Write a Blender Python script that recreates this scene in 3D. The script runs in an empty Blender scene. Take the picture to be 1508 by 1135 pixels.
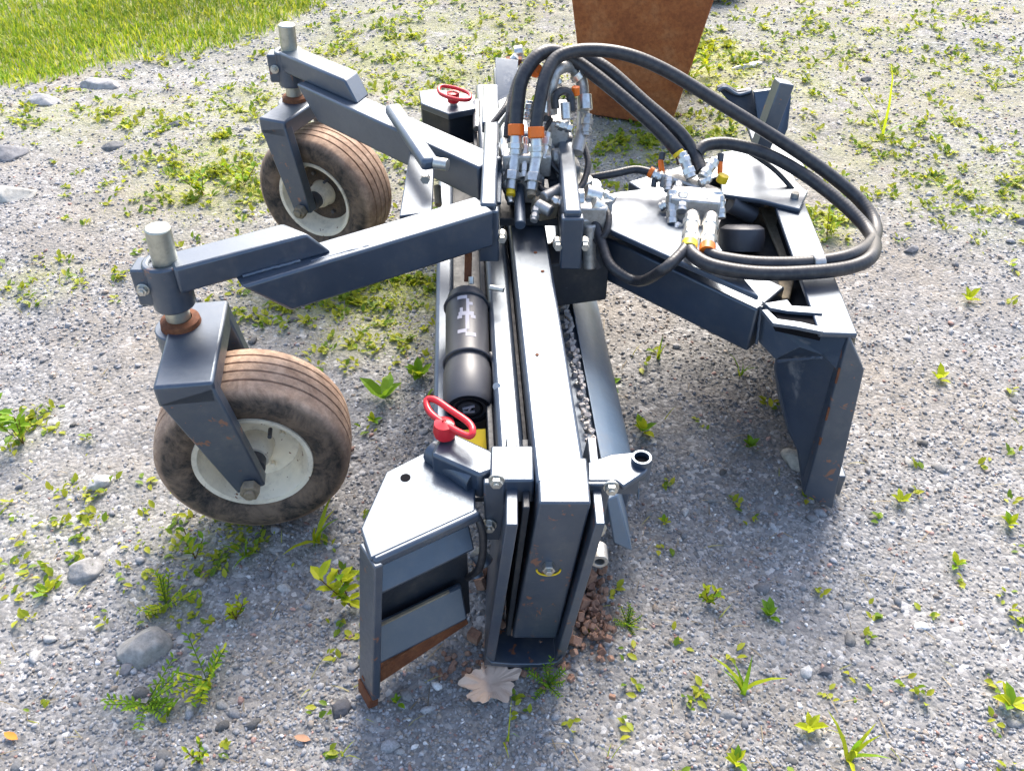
import bpy, bmesh, math, random
import numpy as np
from mathutils import Vector, Matrix, Euler

R = math.radians
scene = bpy.context.scene
col = scene.collection

# ------------------------------------------------------------------ camera
cam_data = bpy.data.cameras.new('camera')
cam_data.sensor_width = 36.0
cam_data.lens = 31.03
cam_data.clip_start = 0.05
cam_data.clip_end = 400
cam = bpy.data.objects.new('camera', cam_data)
cam.location = (0, 0, 1.5)
cam.rotation_euler = (R(50), 0, 0)
col.objects.link(cam)
scene.camera = cam

# ------------------------------------------------------------------ light
SUN_EL, SUN_AZ = 43, 10           # azimuth measured from +Y towards +X
world = bpy.data.worlds.new('World')
scene.world = world
world.use_nodes = True
wn = world.node_tree
wn.nodes.clear()
sky = wn.nodes.new('ShaderNodeTexSky')
sky.sky_type = 'NISHITA'
sky.sun_disc = False
sky.sun_elevation = R(SUN_EL)
sky.sun_rotation = R(SUN_AZ)
sky.air_density = 1.0
sky.dust_density = 3.5
sky.ozone_density = 1.0
bg = wn.nodes.new('ShaderNodeBackground')
bg.inputs['Strength'].default_value = 0.15
wo = wn.nodes.new('ShaderNodeOutputWorld')
wn.links.new(sky.outputs[0], bg.inputs[0])
wn.links.new(bg.outputs[0], wo.inputs[0])
sd = bpy.data.lights.new('sun', 'SUN')
sd.energy = 2.0
sd.angle = R(24)
sd.color = (1.0, 0.95, 0.88)
sun = bpy.data.objects.new('sun', sd)
el, az = R(SUN_EL), R(SUN_AZ)
sdir = Vector((math.sin(az) * math.cos(el), math.cos(az) * math.cos(el), math.sin(el)))
sun.rotation_euler = sdir.to_track_quat('Z', 'Y').to_euler()
sun.location = (0, 0, 8)
col.objects.link(sun)

scene.view_settings.view_transform = 'Standard'
scene.view_settings.look = 'None'
scene.view_settings.exposure = 1.52
scene.view_settings.gamma = 1.0
scene.view_settings.use_curve_mapping = False

rng = np.random.default_rng(7)
random.seed(11)

# ------------------------------------------------------------------ materials
def new_mat(name):
    m = bpy.data.materials.new(name)
    m.use_nodes = True
    nt = m.node_tree
    b = nt.nodes['Principled BSDF']
    return m, nt, b

def noise(nt, scale, detail=4, rough=.55, coord=None, dist=0):
    n = nt.nodes.new('ShaderNodeTexNoise')
    n.inputs['Scale'].default_value = scale
    n.inputs['Detail'].default_value = detail
    n.inputs['Roughness'].default_value = rough
    n.inputs['Distortion'].default_value = dist
    if coord is not None:
        nt.links.new(coord, n.inputs['Vector'])
    return n.outputs['Fac']

def ramp(nt, fac, stops):
    r = nt.nodes.new('ShaderNodeValToRGB')
    e = r.color_ramp.elements
    while len(e) < len(stops):
        e.new(0.5)
    for i, (p, c) in enumerate(stops):
        e[i].position = p
        e[i].color = (c[0], c[1], c[2], 1) if len(c) == 3 else c
    nt.links.new(fac, r.inputs[0])
    return r.outputs[0]

def g3(v):
    return (v, v, v)

def mixc(nt, fac, a, b, mode='MIX'):
    m = nt.nodes.new('ShaderNodeMix')
    m.data_type = 'RGBA'
    m.blend_type = mode
    for k, v in ((0, fac), (6, a), (7, b)):
        if isinstance(v, (int, float)):
            m.inputs[k].default_value = v
        elif isinstance(v, tuple):
            m.inputs[k].default_value = (v[0], v[1], v[2], 1)
        else:
            nt.links.new(v, m.inputs[k])
    return m.outputs[2]

def bump(nt, b, h, strength=.3, dist=.002):
    n = nt.nodes.new('ShaderNodeBump')
    n.inputs['Strength'].default_value = strength
    n.inputs['Distance'].default_value = dist
    nt.links.new(h, n.inputs['Height'])
    nt.links.new(n.outputs[0], b.inputs['Normal'])

def coords(nt):
    return nt.nodes.new('ShaderNodeTexCoord').outputs['Object']

def paint(name, base, rough=.36, dirt=.35, dirt_col=(.20, .17, .13), chips=.0, spec=.5):
    m, nt, b = new_mat(name)
    c = coords(nt)
    blotch = noise(nt, 9, 5, .6, c)
    fine = noise(nt, 85, 4, .7, c)
    base_c = mixc(nt, ramp(nt, blotch, [(.3, g3(0)), (.75, g3(1))]), base, tuple(min(1, x * 1.35 + .006) for x in base))
    dust = nt.nodes.new('ShaderNodeMath'); dust.operation = 'MULTIPLY'
    nt.links.new(ramp(nt, noise(nt, 14, 6, .68, c), [(.46, g3(0)), (.72, g3(1))]), dust.inputs[0])
    nt.links.new(ramp(nt, fine, [(.38, g3(.25)), (.7, g3(1))]), dust.inputs[1])
    d2 = nt.nodes.new('ShaderNodeMath'); d2.operation = 'MULTIPLY'
    nt.links.new(dust.outputs[0], d2.inputs[0]); d2.inputs[1].default_value = dirt
    cc = mixc(nt, d2.outputs[0], base_c, dirt_col)
    if chips > 0:
        ch = ramp(nt, noise(nt, 32, 3, .75, c, .4), [(.70 - chips * .1, g3(0)), (.73 - chips * .1, g3(1))])
        cc = mixc(nt, ch, cc, (.20, .065, .02))
    nt.links.new(cc, b.inputs['Base Color'])
    rr = ramp(nt, fine, [(.3, g3(rough - .06)), (.75, g3(rough + .16))])
    nt.links.new(rr, b.inputs['Roughness'])
    b.inputs['Specular IOR Level'].default_value = spec
    if spec > .8:
        b.inputs['Specular Tint'].default_value = (.72, .86, 1, 1)
        b.inputs['Coat Weight'].default_value = .75
        b.inputs['Coat IOR'].default_value = 1.62
        b.inputs['Coat Roughness'].default_value = .44
        b.inputs['Coat Tint'].default_value = (.92, .96, 1, 1)
    mp = nt.nodes.new('ShaderNodeMapping'); mp.inputs['Scale'].default_value = (6, 90, 90); mp.inputs['Rotation'].default_value = (.3, .4, .7)
    nt.links.new(c, mp.inputs['Vector'])
    sc = ramp(nt, noise(nt, 3, 5, .7, mp.outputs[0]), [(.66, g3(0)), (.70, g3(.35))])
    cc = mixc(nt, sc, cc, (.16, .18, .20))
    bv = nt.nodes.new('ShaderNodeBevel'); bv.samples = 4; bv.inputs['Radius'].default_value = .005
    ge = nt.nodes.new('ShaderNodeNewGeometry')
    dt = nt.nodes.new('ShaderNodeVectorMath'); dt.operation = 'DOT_PRODUCT'
    nt.links.new(bv.outputs[0], dt.inputs[0]); nt.links.new(ge.outputs['Normal'], dt.inputs[1])
    em = nt.nodes.new('ShaderNodeMath'); em.operation = 'MULTIPLY'
    nt.links.new(ramp(nt, dt.outputs['Value'], [(.80, g3(1)), (.97, g3(0))]), em.inputs[0])
    nt.links.new(ramp(nt, noise(nt, 26, 5, .7, c), [(.46, g3(0)), (.60, g3(.75))]), em.inputs[1])
    cc = mixc(nt, em.outputs[0], cc, (.20, .19, .18) if not chips else (.22, .12, .07))
    nt.links.new(cc, b.inputs['Base Color'])
    wavy = noise(nt, 5, 3, .5, c)
    ad = nt.nodes.new('ShaderNodeMath'); ad.operation = 'MULTIPLY_ADD'
    nt.links.new(wavy, ad.inputs[0]); ad.inputs[1].default_value = 2.5; nt.links.new(fine, ad.inputs[2])
    bump(nt, b, ad.outputs[0], .16, .0016)
    return m

def rusty(name, c1, c2, c3, scale=8, rough=.85):
    m, nt, b = new_mat(name)
    c = coords(nt)
    a = noise(nt, scale, 8, .68, c, .3)
    f = noise(nt, scale * 9, 5, .7, c)
    col_ = ramp(nt, a, [(.28, c1), (.5, c2), (.72, c3)])
    col_ = mixc(nt, ramp(nt, f, [(.35, g3(0)), (.7, g3(.6))]), col_, tuple(x * .5 for x in c1))
    nt.links.new(col_, b.inputs['Base Color'])
    b.inputs['Roughness'].default_value = rough
    bump(nt, b, f, .5, .002)
    return m

def metal(name, base, rough=.3, metallic=1.0, dirt=.25):
    m, nt, b = new_mat(name)
    c = coords(nt)
    f = noise(nt, 70, 5, .65, c)
    nt.links.new(mixc(nt, ramp(nt, f, [(.45, g3(0)), (.75, g3(dirt))]), base, (.16, .13, .09)), b.inputs['Base Color'])
    b.inputs['Metallic'].default_value = metallic
    nt.links.new(ramp(nt, f, [(.3, g3(rough)), (.75, g3(rough + .25))]), b.inputs['Roughness'])
    bump(nt, b, f, .12, .001)
    return m

def plain(name, base, rough=.5, spec=.5, var=.15):
    m, nt, b = new_mat(name)
    c = coords(nt)
    f = noise(nt, 45, 5, .65, c)
    nt.links.new(mixc(nt, f, tuple(x * (1 - var) for x in base), tuple(x * (1 + var) for x in base)), b.inputs['Base Color'])
    b.inputs['Roughness'].default_value = rough
    b.inputs['Specular IOR Level'].default_value = spec
    bump(nt, b, f, .15, .001)
    return m

M = {}
NAVY = (.014, .024, .042)
M['navy'] = paint('navy_paint', NAVY, .36, .30, chips=.0, spec=.95)
M['navy_worn'] = paint('worn_navy_paint', (.015, .024, .040), .40, .4, chips=.7, spec=.9)
M['navy_shaded'] = paint('shaded_recess_paint', (.012, .017, .025), .5, .35)  # darker navy copy, the shade of recessed parts is put into the colour
M['dusty'] = paint('dusty_grey_paint', (.035, .050, .075), .40, .35, dirt_col=(.26, .24, .21), spec=.9)
M['zinc'] = metal('zinc_plated_steel', (.60, .59, .54), .34, 1, .35)
M['stem'] = metal('greased_stem_steel', (.50, .50, .42), .34, .9, .35)
M['chrome'] = metal('bright_fittings', (.74, .72, .67), .27, 1, .45)
M['alloy'] = metal('cast_alloy', (.50, .49, .47), .42, .8, .6)
M['rust'] = rusty('rust', (.10, .030, .012), (.20, .065, .022), (.28, .12, .05), 14)
M['hub_dark'] = rusty('dark_hub_brown', (.03, .02, .015), (.07, .05, .035), (.16, .11, .07), 20)
M['shield'] = paint('lighter_blue_paint', (.085, .125, .175), .42, .4, spec=.9)  # even blue grey, lighter than the main navy
M['hopper'] = rusty('weathered_rust', (.22, .060, .018), (.38, .125, .036), (.46, .20, .08), 7)
M['red'] = plain('red_plastic', (.62, .02, .03), .32, .5, .08)
M['orange'] = plain('orange_cap', (.85, .17, .01), .45)
M['yellow'] = plain('yellow_plastic', (.80, .55, .01), .5)
M['black_plastic'] = plain('black_plastic', (.055, .056, .064), .45, .6, .2)
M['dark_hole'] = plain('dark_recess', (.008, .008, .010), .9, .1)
M['print'] = plain('pale_print', (.42, .40, .43), .6)
M['rim'] = paint('cream_rim_paint', (.70, .62, .48), .5, .7, (.20, .15, .10), .6)
M['tan'] = rusty('tan_dirt', (.20, .16, .10), (.27, .22, .15), (.33, .28, .20), 9)
M['caked'] = rusty('caked_red_soil', (.24, .13, .09), (.33, .19, .13), (.42, .28, .20), 20, .95)

def hose_mat():
    m, nt, b = new_mat('hose_rubber')
    c = coords(nt)
    f = noise(nt, 60, 5, .6, c)
    b.inputs['Roughness'].default_value = .42
    b.inputs['Specular IOR Level'].default_value = .5
    nt.links.new(mixc(nt, ramp(nt, f, [(.4, g3(0)), (.75, g3(.5))]), (.022, .022, .026), (.09, .085, .08)), b.inputs['Base Color'])
    uv = nt.nodes.new('ShaderNodeTexCoord').outputs['UV']
    w = nt.nodes.new('ShaderNodeTexWave'); w.inputs['Scale'].default_value = 36
    w.inputs['Distortion'].default_value = .3
    nt.links.new(uv, w.inputs['Vector'])
    bump(nt, b, w.outputs['Fac'], .10, .0012)
    return m
M['hose'] = hose_mat()

def tyre_mat():
    m, nt, b = new_mat('muddy_tyre_rubber')
    c = coords(nt)
    a = noise(nt, 15, 8, .75, c, .6)
    f = noise(nt, 70, 5, .7, c)
    at_ = nt.nodes.new('ShaderNodeAttribute'); at_.attribute_name = 'tread'
    side = mixc(nt, ramp(nt, a, [(.40, g3(0)), (.62, g3(.95))]), (.016, .014, .013), (.22, .15, .10))
    side = mixc(nt, ramp(nt, f, [(.4, g3(0)), (.7, g3(.4))]), side, (.13, .10, .08))
    tread = mixc(nt, ramp(nt, a, [(.3, g3(0)), (.65, g3(1))]), (.24, .135, .08), (.58, .40, .28))
    tread = mixc(nt, ramp(nt, f, [(.4, g3(0)), (.75, g3(.6))]), tread, (.10, .07, .05))
    nt.links.new(mixc(nt, at_.outputs['Fac'], side, tread), b.inputs['Base Color'])
    b.inputs['Roughness'].default_value = .8
    bump(nt, b, a, .5, .006)
    return m
M['tyre'] = tyre_mat()

def attr_mat(name, rough=.85, trans=0.0, spec=.3, grain=True, bump_s=.4):
    m, nt, b = new_mat(name)
    a = nt.nodes.new('ShaderNodeAttribute'); a.attribute_name = 'col'
    c = coords(nt)
    src = a.outputs['Color']
    if grain:
        f = noise(nt, 260, 4, .7, c)
        src = mixc(nt, 1.0, src, ramp(nt, f, [(.25, g3(.6)), (.75, g3(1.35))]), 'MULTIPLY')
        bump(nt, b, f, bump_s, .002)
    nt.links.new(src, b.inputs['Base Color'])
    b.inputs['Roughness'].default_value = rough
    b.inputs['Specular IOR Level'].default_value = spec
    if trans:
        t = nt.nodes.new('ShaderNodeBsdfTranslucent')
        nt.links.new(src, t.inputs['Color'])
        mx = nt.nodes.new('ShaderNodeMixShader'); mx.inputs[0].default_value = trans
        nt.links.new(b.outputs[0], mx.inputs[1]); nt.links.new(t.outputs[0], mx.inputs[2])
        nt.links.new(mx.outputs[0], nt.nodes['Material Output'].inputs[0])
    return m
M['stone'] = attr_mat('crushed_stone', .85)
M['leaf'] = attr_mat('green_leaves', .5, .45, .35, False)

# ------------------------------------------------------------------ ground shape
def _hash(ix, iy, s):
    n = (ix.astype(np.int64) * 374761393 + iy.astype(np.int64) * 668265263 + s * 974711) & 0xFFFFFFFF
    n = ((n ^ (n >> 13)) * 1274126177) & 0xFFFFFFFF
    n = n ^ (n >> 16)
    return (n & 0xFFFF) / 65535.0

def vnoise(x, y, s=0):
    x = np.asarray(x, float); y = np.asarray(y, float)
    ix, iy = np.floor(x), np.floor(y)
    fx, fy = x - ix, y - iy
    fx = fx * fx * (3 - 2 * fx); fy = fy * fy * (3 - 2 * fy)
    a = _hash(ix, iy, s); b = _hash(ix + 1, iy, s); c = _hash(ix, iy + 1, s); d = _hash(ix + 1, iy + 1, s)
    return (a * (1 - fx) + b * fx) * (1 - fy) + (c * (1 - fx) + d * fx) * fy

def gh(x, y):
    x = np.asarray(x, float); y = np.asarray(y, float)
    near = np.exp(-(((x - .05) / 1.0) ** 2 + ((y - 1.9) / 1.4) ** 2))
    h = (vnoise(x * .7, y * .7, 1) - .5) * .10 * (1 - near * .95)
    h = h + (vnoise(x * 3.1, y * 3.1, 2) - .5) * .028 * (1 - near * .6)
    h = h + (vnoise(x * 11, y * 11, 3) - .5) * .012
    h = h + (vnoise(x * 38, y * 38, 4) - .5) * .006
    return h - .004

def gz(x, y):
    return float(gh(x, y))

# ------------------------------------------------------------------ mesh helpers
def tag(o, label=None, cat=None, group=None, kind=None):
    if label: o['label'] = label
    if cat: o['category'] = cat
    if group: o['group'] = group
    if kind: o['kind'] = kind
    return o

def empty(name, loc):
    o = bpy.data.objects.new(name, None)
    o.location = loc
    o.empty_display_size = .1
    col.objects.link(o)
    return o

def frame(d, up=(0, 0, 1)):
    d = Vector(d).normalized(); up = Vector(up)
    s = d.cross(up)
    if s.length < 1e-4:
        s = d.cross(Vector((0, 1, 0)))
    s.normalize()
    u = s.cross(d).normalized()
    return d, s, u

ORG = Vector((0, 0, 0))

class MB:
    def __init__(self):
        self.v = []; self.f = []; self.uv = {}
    def add(self, vs, fs):
        n = len(self.v)
        self.v += [Vector(p) for p in vs]
        self.f += [tuple(i + n for i in f) for f in fs]
        return self
    def box(self, c, s, rot=None):
        hx, hy, hz = s[0] / 2, s[1] / 2, s[2] / 2
        vs = [Vector((x, y, z)) for x in (-hx, hx) for y in (-hy, hy) for z in (-hz, hz)]
        if rot is not None:
            m = Euler(rot).to_matrix()
            vs = [m @ p for p in vs]
        vs = [p + Vector(c) for p in vs]
        return self.add(vs, [(0, 1, 3, 2), (4, 6, 7, 5), (0, 4, 5, 1), (2, 3, 7, 6), (0, 2, 6, 4), (1, 5, 7, 3)])
    def beam(self, a, b, w, h, up=(0, 0, 1), w2=None, h2=None, cut0=0, cut1=0):
        a = Vector(a); b = Vector(b); d, s, u = frame(b - a, up)
        w2 = w2 or w; h2 = h2 or h
        vs = []
        for p, ww, hh, cut in ((a, w, h, cut0), (b, w2, h2, cut1)):
            for i in (-1, 1):
                for j in (-1, 1):
                    vs.append(p + s * i * ww / 2 + u * j * hh / 2 + d * (cut * i))
        return self.add(vs, [(0, 1, 3, 2), (4, 6, 7, 5), (0, 4, 5, 1), (2, 3, 7, 6), (0, 2, 6, 4), (1, 5, 7, 3)])
    def prism(self, poly, vec):
        n = len(poly); vec = Vector(vec)
        vs = [Vector(p) for p in poly] + [Vector(p) + vec for p in poly]
        fs = [tuple(range(n))[::-1], tuple(range(n, 2 * n))]
        fs += [(i, (i + 1) % n, (i + 1) % n + n, i + n) for i in range(n)]
        return self.add(vs, fs)
    def cyl(self, a, b, r, r2=None, n=20, caps=True):
        a = Vector(a); b = Vector(b); d, s, u = frame(b - a); r2 = r if r2 is None else r2
        vs = []
        for p, rr in ((a, r), (b, r2)):
            for k in range(n):
                t = 2 * math.pi * k / n
                vs.append(p + (s * math.cos(t) + u * math.sin(t)) * rr)
        fs = [(k, (k + 1) % n, (k + 1) % n + n, k + n) for k in range(n)]
        if caps:
            fs += [tuple(range(n))[::-1], tuple(range(n, 2 * n))]
        return self.add(vs, fs)
    def lathe(self, a, axis, prof, n=48, closed=False):
        # prof: (offset along axis, radius)
        a = Vector(a); d, s, u = frame(axis)
        vs = []
        for (h, r) in prof:
            for k in range(n):
                t = 2 * math.pi * k / n
                vs.append(a + d * h + (s * math.cos(t) + u * math.sin(t)) * r)
        fs = []
        m = len(prof)
        for i in range(m if closed else m - 1):
            j = (i + 1) % m
            fs += [(i * n + k, i * n + (k + 1) % n, j * n + (k + 1) % n, j * n + k) for k in range(n)]
        return self.add(vs, fs)
    def ring(self, a, axis, r, t, n=32, m=10):
        prof = [(t * math.sin(2 * math.pi * i / m), r + t * math.cos(2 * math.pi * i / m)) for i in range(m)]
        return self.lathe(a, axis, prof, n, True)
    def hexnut(self, a, b, r):
        return self.cyl(a, b, r, n=6)
    def tube(self, pts, r, n=12, sub=8, closed=False):
        P = [Vector(p) for p in pts]
        m = len(P); path = []
        rng_ = range(m if closed else m - 1)
        for i in rng_:
            g = lambda k: P[k % m] if closed else P[max(0, min(m - 1, k))]
            p0, p1, p2, p3 = g(i - 1), g(i), g(i + 1), g(i + 2)
            for k in range(sub):
                t = k / sub
                path.append(.5 * ((2 * p1) + (p2 - p0) * t + (2 * p0 - 5 * p1 + 4 * p2 - p3) * t * t + (3 * p1 - p0 - 3 * p2 + p3) * t ** 3))
        if not closed: path.append(P[-1])
        L = len(path)
        d = (path[1] - path[0]).normalized()
        _, s, u = frame(d)
        vs = []
        base = len(self.v)
        for i, p in enumerate(path):
            if closed: nd = (path[(i + 1) % L] - path[i - 1]).normalized()
            else: nd = (path[min(L - 1, i + 1)] - path[max(0, i - 1)]).normalized()
            q = d.rotation_difference(nd); s = q @ s; u = q @ u; d = nd
            for k in range(n):
                t = 2 * math.pi * k / n
                vs.append(p + (s * math.cos(t) + u * math.sin(t)) * r)
        fs = []
        for i in range(L if closed else L - 1):
            j = (i + 1) % L
            fs += [(i * n + k, i * n + (k + 1) % n, j * n + (k + 1) % n, j * n + k) for k in range(n)]
        if not closed:
            fs += [tuple(range(n))[::-1], tuple(range((L - 1) * n, L * n))]
        acc = 0
        for i in range(L):
            if i: acc += (path[i] - path[i - 1]).length
            for k in range(n):
                self.uv[base + i * n + k] = (acc, k / n)
        return self.add(vs, fs)
    def build(self, name, mat, parent=None, bevel=0.0, smooth=35, at=None):
        org = Vector(at) if at is not None else ORG
        me = bpy.data.meshes.new(name)
        me.from_pydata([tuple(p - org) for p in self.v], [], self.f)
        bm = bmesh.new(); bm.from_mesh(me)
        bmesh.ops.recalc_face_normals(bm, faces=bm.faces)
        bm.to_mesh(me); bm.free()
        if self.uv:
            l = me.uv_layers.new(name='UVMap')
            for lp in me.loops:
                l.data[lp.index].uv = self.uv.get(lp.vertex_index, (0, 0))
        me.materials.append(mat)
        me.shade_smooth()
        me.set_sharp_from_angle(angle=R(smooth))
        o = bpy.data.objects.new(name, me)
        col.objects.link(o)
        if parent is not None: o.parent = parent
        elif at is not None: o.location = org
        if bevel:
            b = o.modifiers.new('bevel', 'BEVEL'); b.width = bevel; b.segments = 2
            b.limit_method = 'ANGLE'; b.angle_limit = R(40); b.harden_normals = False
        return o

def L3(a, b, t):
    return tuple(a[i] + (b[i] - a[i]) * t for i in range(3))

def add3(a, b):
    return tuple(a[i] + b[i] for i in range(3))

# ------------------------------------------------------------------ ground sheet
def ground():
    def axis(lo, hi, c0, c1, n_in, n_out):
        inner = np.linspace(c0, c1, n_in)
        t = np.linspace(0, 1, n_out)[1:]
        left = c0 + (lo - c0) * t ** 2.6
        right = c1 + (hi - c1) * t ** 2.6
        return np.concatenate([left[::-1], inner, right])
    xs = axis(-120, 120, -3.0, 3.2, 420, 28)
    ys = axis(-120, 150, .4, 5.6, 400, 28)
    X, Y = np.meshgrid(xs, ys)
    Z = gh(X, Y)
    d = np.hypot(X, Y - 2)
    Z = Z + np.clip((d - 8) / 60, 0, 1) * vnoise(X * .05, Y * .05, 9) * 1.0
    nx, ny = len(xs), len(ys)
    co = np.stack([X.ravel(), Y.ravel(), Z.ravel()], 1)
    i = np.arange(ny - 1)[:, None] * nx + np.arange(nx - 1)[None, :]
    q = np.stack([i, i + 1, i + nx + 1, i + nx], -1).reshape(-1, 4)
    me = bpy.data.meshes.new('ground')
    me.vertices.add(len(co)); me.vertices.foreach_set('co', co.ravel())
    me.loops.add(q.size); me.loops.foreach_set('vertex_index', q.ravel().astype(np.int32))
    me.polygons.add(len(q)); me.polygons.foreach_set('loop_start', (np.arange(len(q)) * 4).astype(np.int32))
    me.polygons.foreach_set('use_smooth', np.ones(len(q), bool))
    me.update()
    av = me.attributes.new('cover', 'FLOAT', 'POINT')
    xr, yr = X.ravel(), Y.ravel()
    av.data.foreach_set('value', np.maximum(cover(xr, yr) * (np.abs(xr) < 8) * (yr < 12) * (yr > 0), grass_field(xr, yr) * (yr > 0)).astype(np.float32))
    m, nt, b = new_mat('gravel_ground')
    c = coords(nt)
    v = nt.nodes.new('ShaderNodeTexVoronoi'); v.inputs['Scale'].default_value = 95
    v.inputs['Randomness'].default_value = 1
    nt.links.new(c, v.inputs['Vector'])
    sep = nt.nodes.new('ShaderNodeSeparateColor'); nt.links.new(v.outputs['Color'], sep.inputs[0])
    grit = ramp(nt, sep.outputs[0], [(0, (.16, .16, .16)), (.35, (.23, .225, .225)), (.75, (.30, .295, .29)), (.97, (.52, .51, .50))])
    v2 = nt.nodes.new('ShaderNodeTexVoronoi'); v2.inputs['Scale'].default_value = 210
    nt.links.new(c, v2.inputs['Vector'])
    sep2 = nt.nodes.new('ShaderNodeSeparateColor'); nt.links.new(v2.outputs['Color'], sep2.inputs[0])
    fines = ramp(nt, sep2.outputs[0], [(0, (.14, .138, .135)), (.6, (.245, .24, .232)), (1, (.38, .37, .36))])
    g = mixc(nt, ramp(nt, noise(nt, 22, 4, .6, c), [(.42, g3(0)), (.58, g3(1))]), grit, fines)
    big = noise(nt, 1.3, 5, .6, c)
    g = mixc(nt, ramp(nt, big, [(.45, g3(0)), (.68, g3(.55))]), g, (.27, .225, .17))
    tint = noise(nt, 4.5, 4, .6, c)
    g = mixc(nt, ramp(nt, tint, [(.50, g3(0)), (.72, g3(.6))]), g, (.19, .185, .18))
    atc = nt.nodes.new('ShaderNodeAttribute'); atc.attribute_name = 'cover'
    mm = nt.nodes.new('ShaderNodeMath'); mm.operation = 'MULTIPLY'
    nt.links.new(atc.outputs['Fac'], mm.inputs[0])
    nt.links.new(ramp(nt, noise(nt, 9, 6, .7, c), [(.34, g3(0)), (.56, g3(1))]), mm.inputs[1])
    g = mixc(nt, mm.outputs[0], g, mixc(nt, noise(nt, 60, 4, .7, c), (.26, .30, .05), (.38, .36, .16)))
    nt.links.new(g, b.inputs['Base Color'])
    b.inputs['Roughness'].default_value = .92
    b.inputs['Specular IOR Level'].default_value = .25
    mth = nt.nodes.new('ShaderNodeMath'); mth.operation = 'MULTIPLY_ADD'
    nt.links.new(v.outputs['Distance'], mth.inputs[0]); mth.inputs[1].default_value = -1.2
    nt.links.new(noise(nt, 130, 5, .7, c), mth.inputs[2])
    bump(nt, b, mth.outputs[0], .7, .005)
    me.materials.append(m)
    o = bpy.data.objects.new('ground', me); col.objects.link(o)
    tag(o, kind='structure', label='grey crushed gravel yard with fine grit')
    return o

# generic instanced-geometry baking: base meshes -> one mesh with per-face colour
def scatter_mesh(name, bases, pts, rots, scales, cols, mat, smooth=False):
    """bases: list of (verts Nx3, tris Mx3); pick at random."""
    pick = rng.integers(0, len(bases), len(pts))
    VV, FF, CC = [], [], []
    off = 0
    for bi, (bv, bf) in enumerate(bases):
        idx = np.nonzero(pick == bi)[0]
        if not len(idx): continue
        m = rots[idx]                                  # n,3,3
        v = bv[None] * scales[idx][:, None, :]
        v = np.einsum('nij,nkj->nki', m, v) + pts[idx][:, None, :]
        nv = bv.shape[0]
        f = bf[None] + (np.arange(len(idx)) * nv)[:, None, None] + off
        VV.append(v.reshape(-1, 3)); FF.append(f.reshape(-1, 3))
        CC.append(np.repeat(cols[idx], nv, 0))
        off += nv * len(idx)
    V = np.concatenate(VV); Fc = np.concatenate(FF); C = np.concatenate(CC)
    me = bpy.data.meshes.new(name)
    me.vertices.add(len(V)); me.vertices.foreach_set('co', V.ravel().astype(np.float32))
    me.loops.add(Fc.size); me.loops.foreach_set('vertex_index', Fc.ravel().astype(np.int32))
    me.polygons.add(len(Fc)); me.polygons.foreach_set('loop_start', (np.arange(len(Fc)) * 3).astype(np.int32))
    if smooth: me.polygons.foreach_set('use_smooth', np.ones(len(Fc), bool))
    me.update()
    a = me.attributes.new('col', 'FLOAT_COLOR', 'POINT')
    a.data.foreach_set('color', np.concatenate([C, np.ones((len(C), 1))], 1).ravel().astype(np.float32))
    me.materials.append(mat)
    o = bpy.data.objects.new(name, me); col.objects.link(o)
    return o

def euler_mats(rx, ry, rz):
    cx, sx, cy, sy, cz, sz = np.cos(rx), np.sin(rx), np.cos(ry), np.sin(ry), np.cos(rz), np.sin(rz)
    m = np.empty((len(rx), 3, 3))
    m[:, 0, 0] = cz * cy; m[:, 0, 1] = cz * sy * sx - sz * cx; m[:, 0, 2] = cz * sy * cx + sz * sx
    m[:, 1, 0] = sz * cy; m[:, 1, 1] = sz * sy * sx + cz * cx; m[:, 1, 2] = sz * sy * cx - cz * sx
    m[:, 2, 0] = -sy; m[:, 2, 1] = cy * sx; m[:, 2, 2] = cy * cx
    return m

def stone_base(seed, sub=1):
    bm = bmesh.new(); bmesh.ops.create_icosphere(bm, subdivisions=sub, radius=1)
    r = random.Random(seed)
    for v in bm.verts:
        v.co *= r.uniform(.65, 1.15)
    # chop with random planes for crushed facets
    for _ in range(4):
        n = Vector((r.uniform(-1, 1), r.uniform(-1, 1), r.uniform(-1, 1))).normalized(); d = r.uniform(.45, .7)
        for v in bm.verts:
            k = v.co.dot(n) - d
            if k > 0: v.co -= n * k
    bmesh.ops.triangulate(bm, faces=bm.faces)
    V = np.array([v.co[:] for v in bm.verts]); Fc = np.array([[v.index for v in f.verts] for f in bm.faces])
    bm.free()
    return V, Fc

def grass_field(x, y):
    """how much of the lawn at the back left reaches this spot (0..1)"""
    edge = 3.90 + (x + 2.26) * .62 + .25 * (vnoise(x * 2.2, y * 2.2, 21) - .5) + np.where(x > -1.3, (x + 1.3) * 1.6, 0)
    return np.clip((y - edge) / .25, 0, 1)

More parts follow.
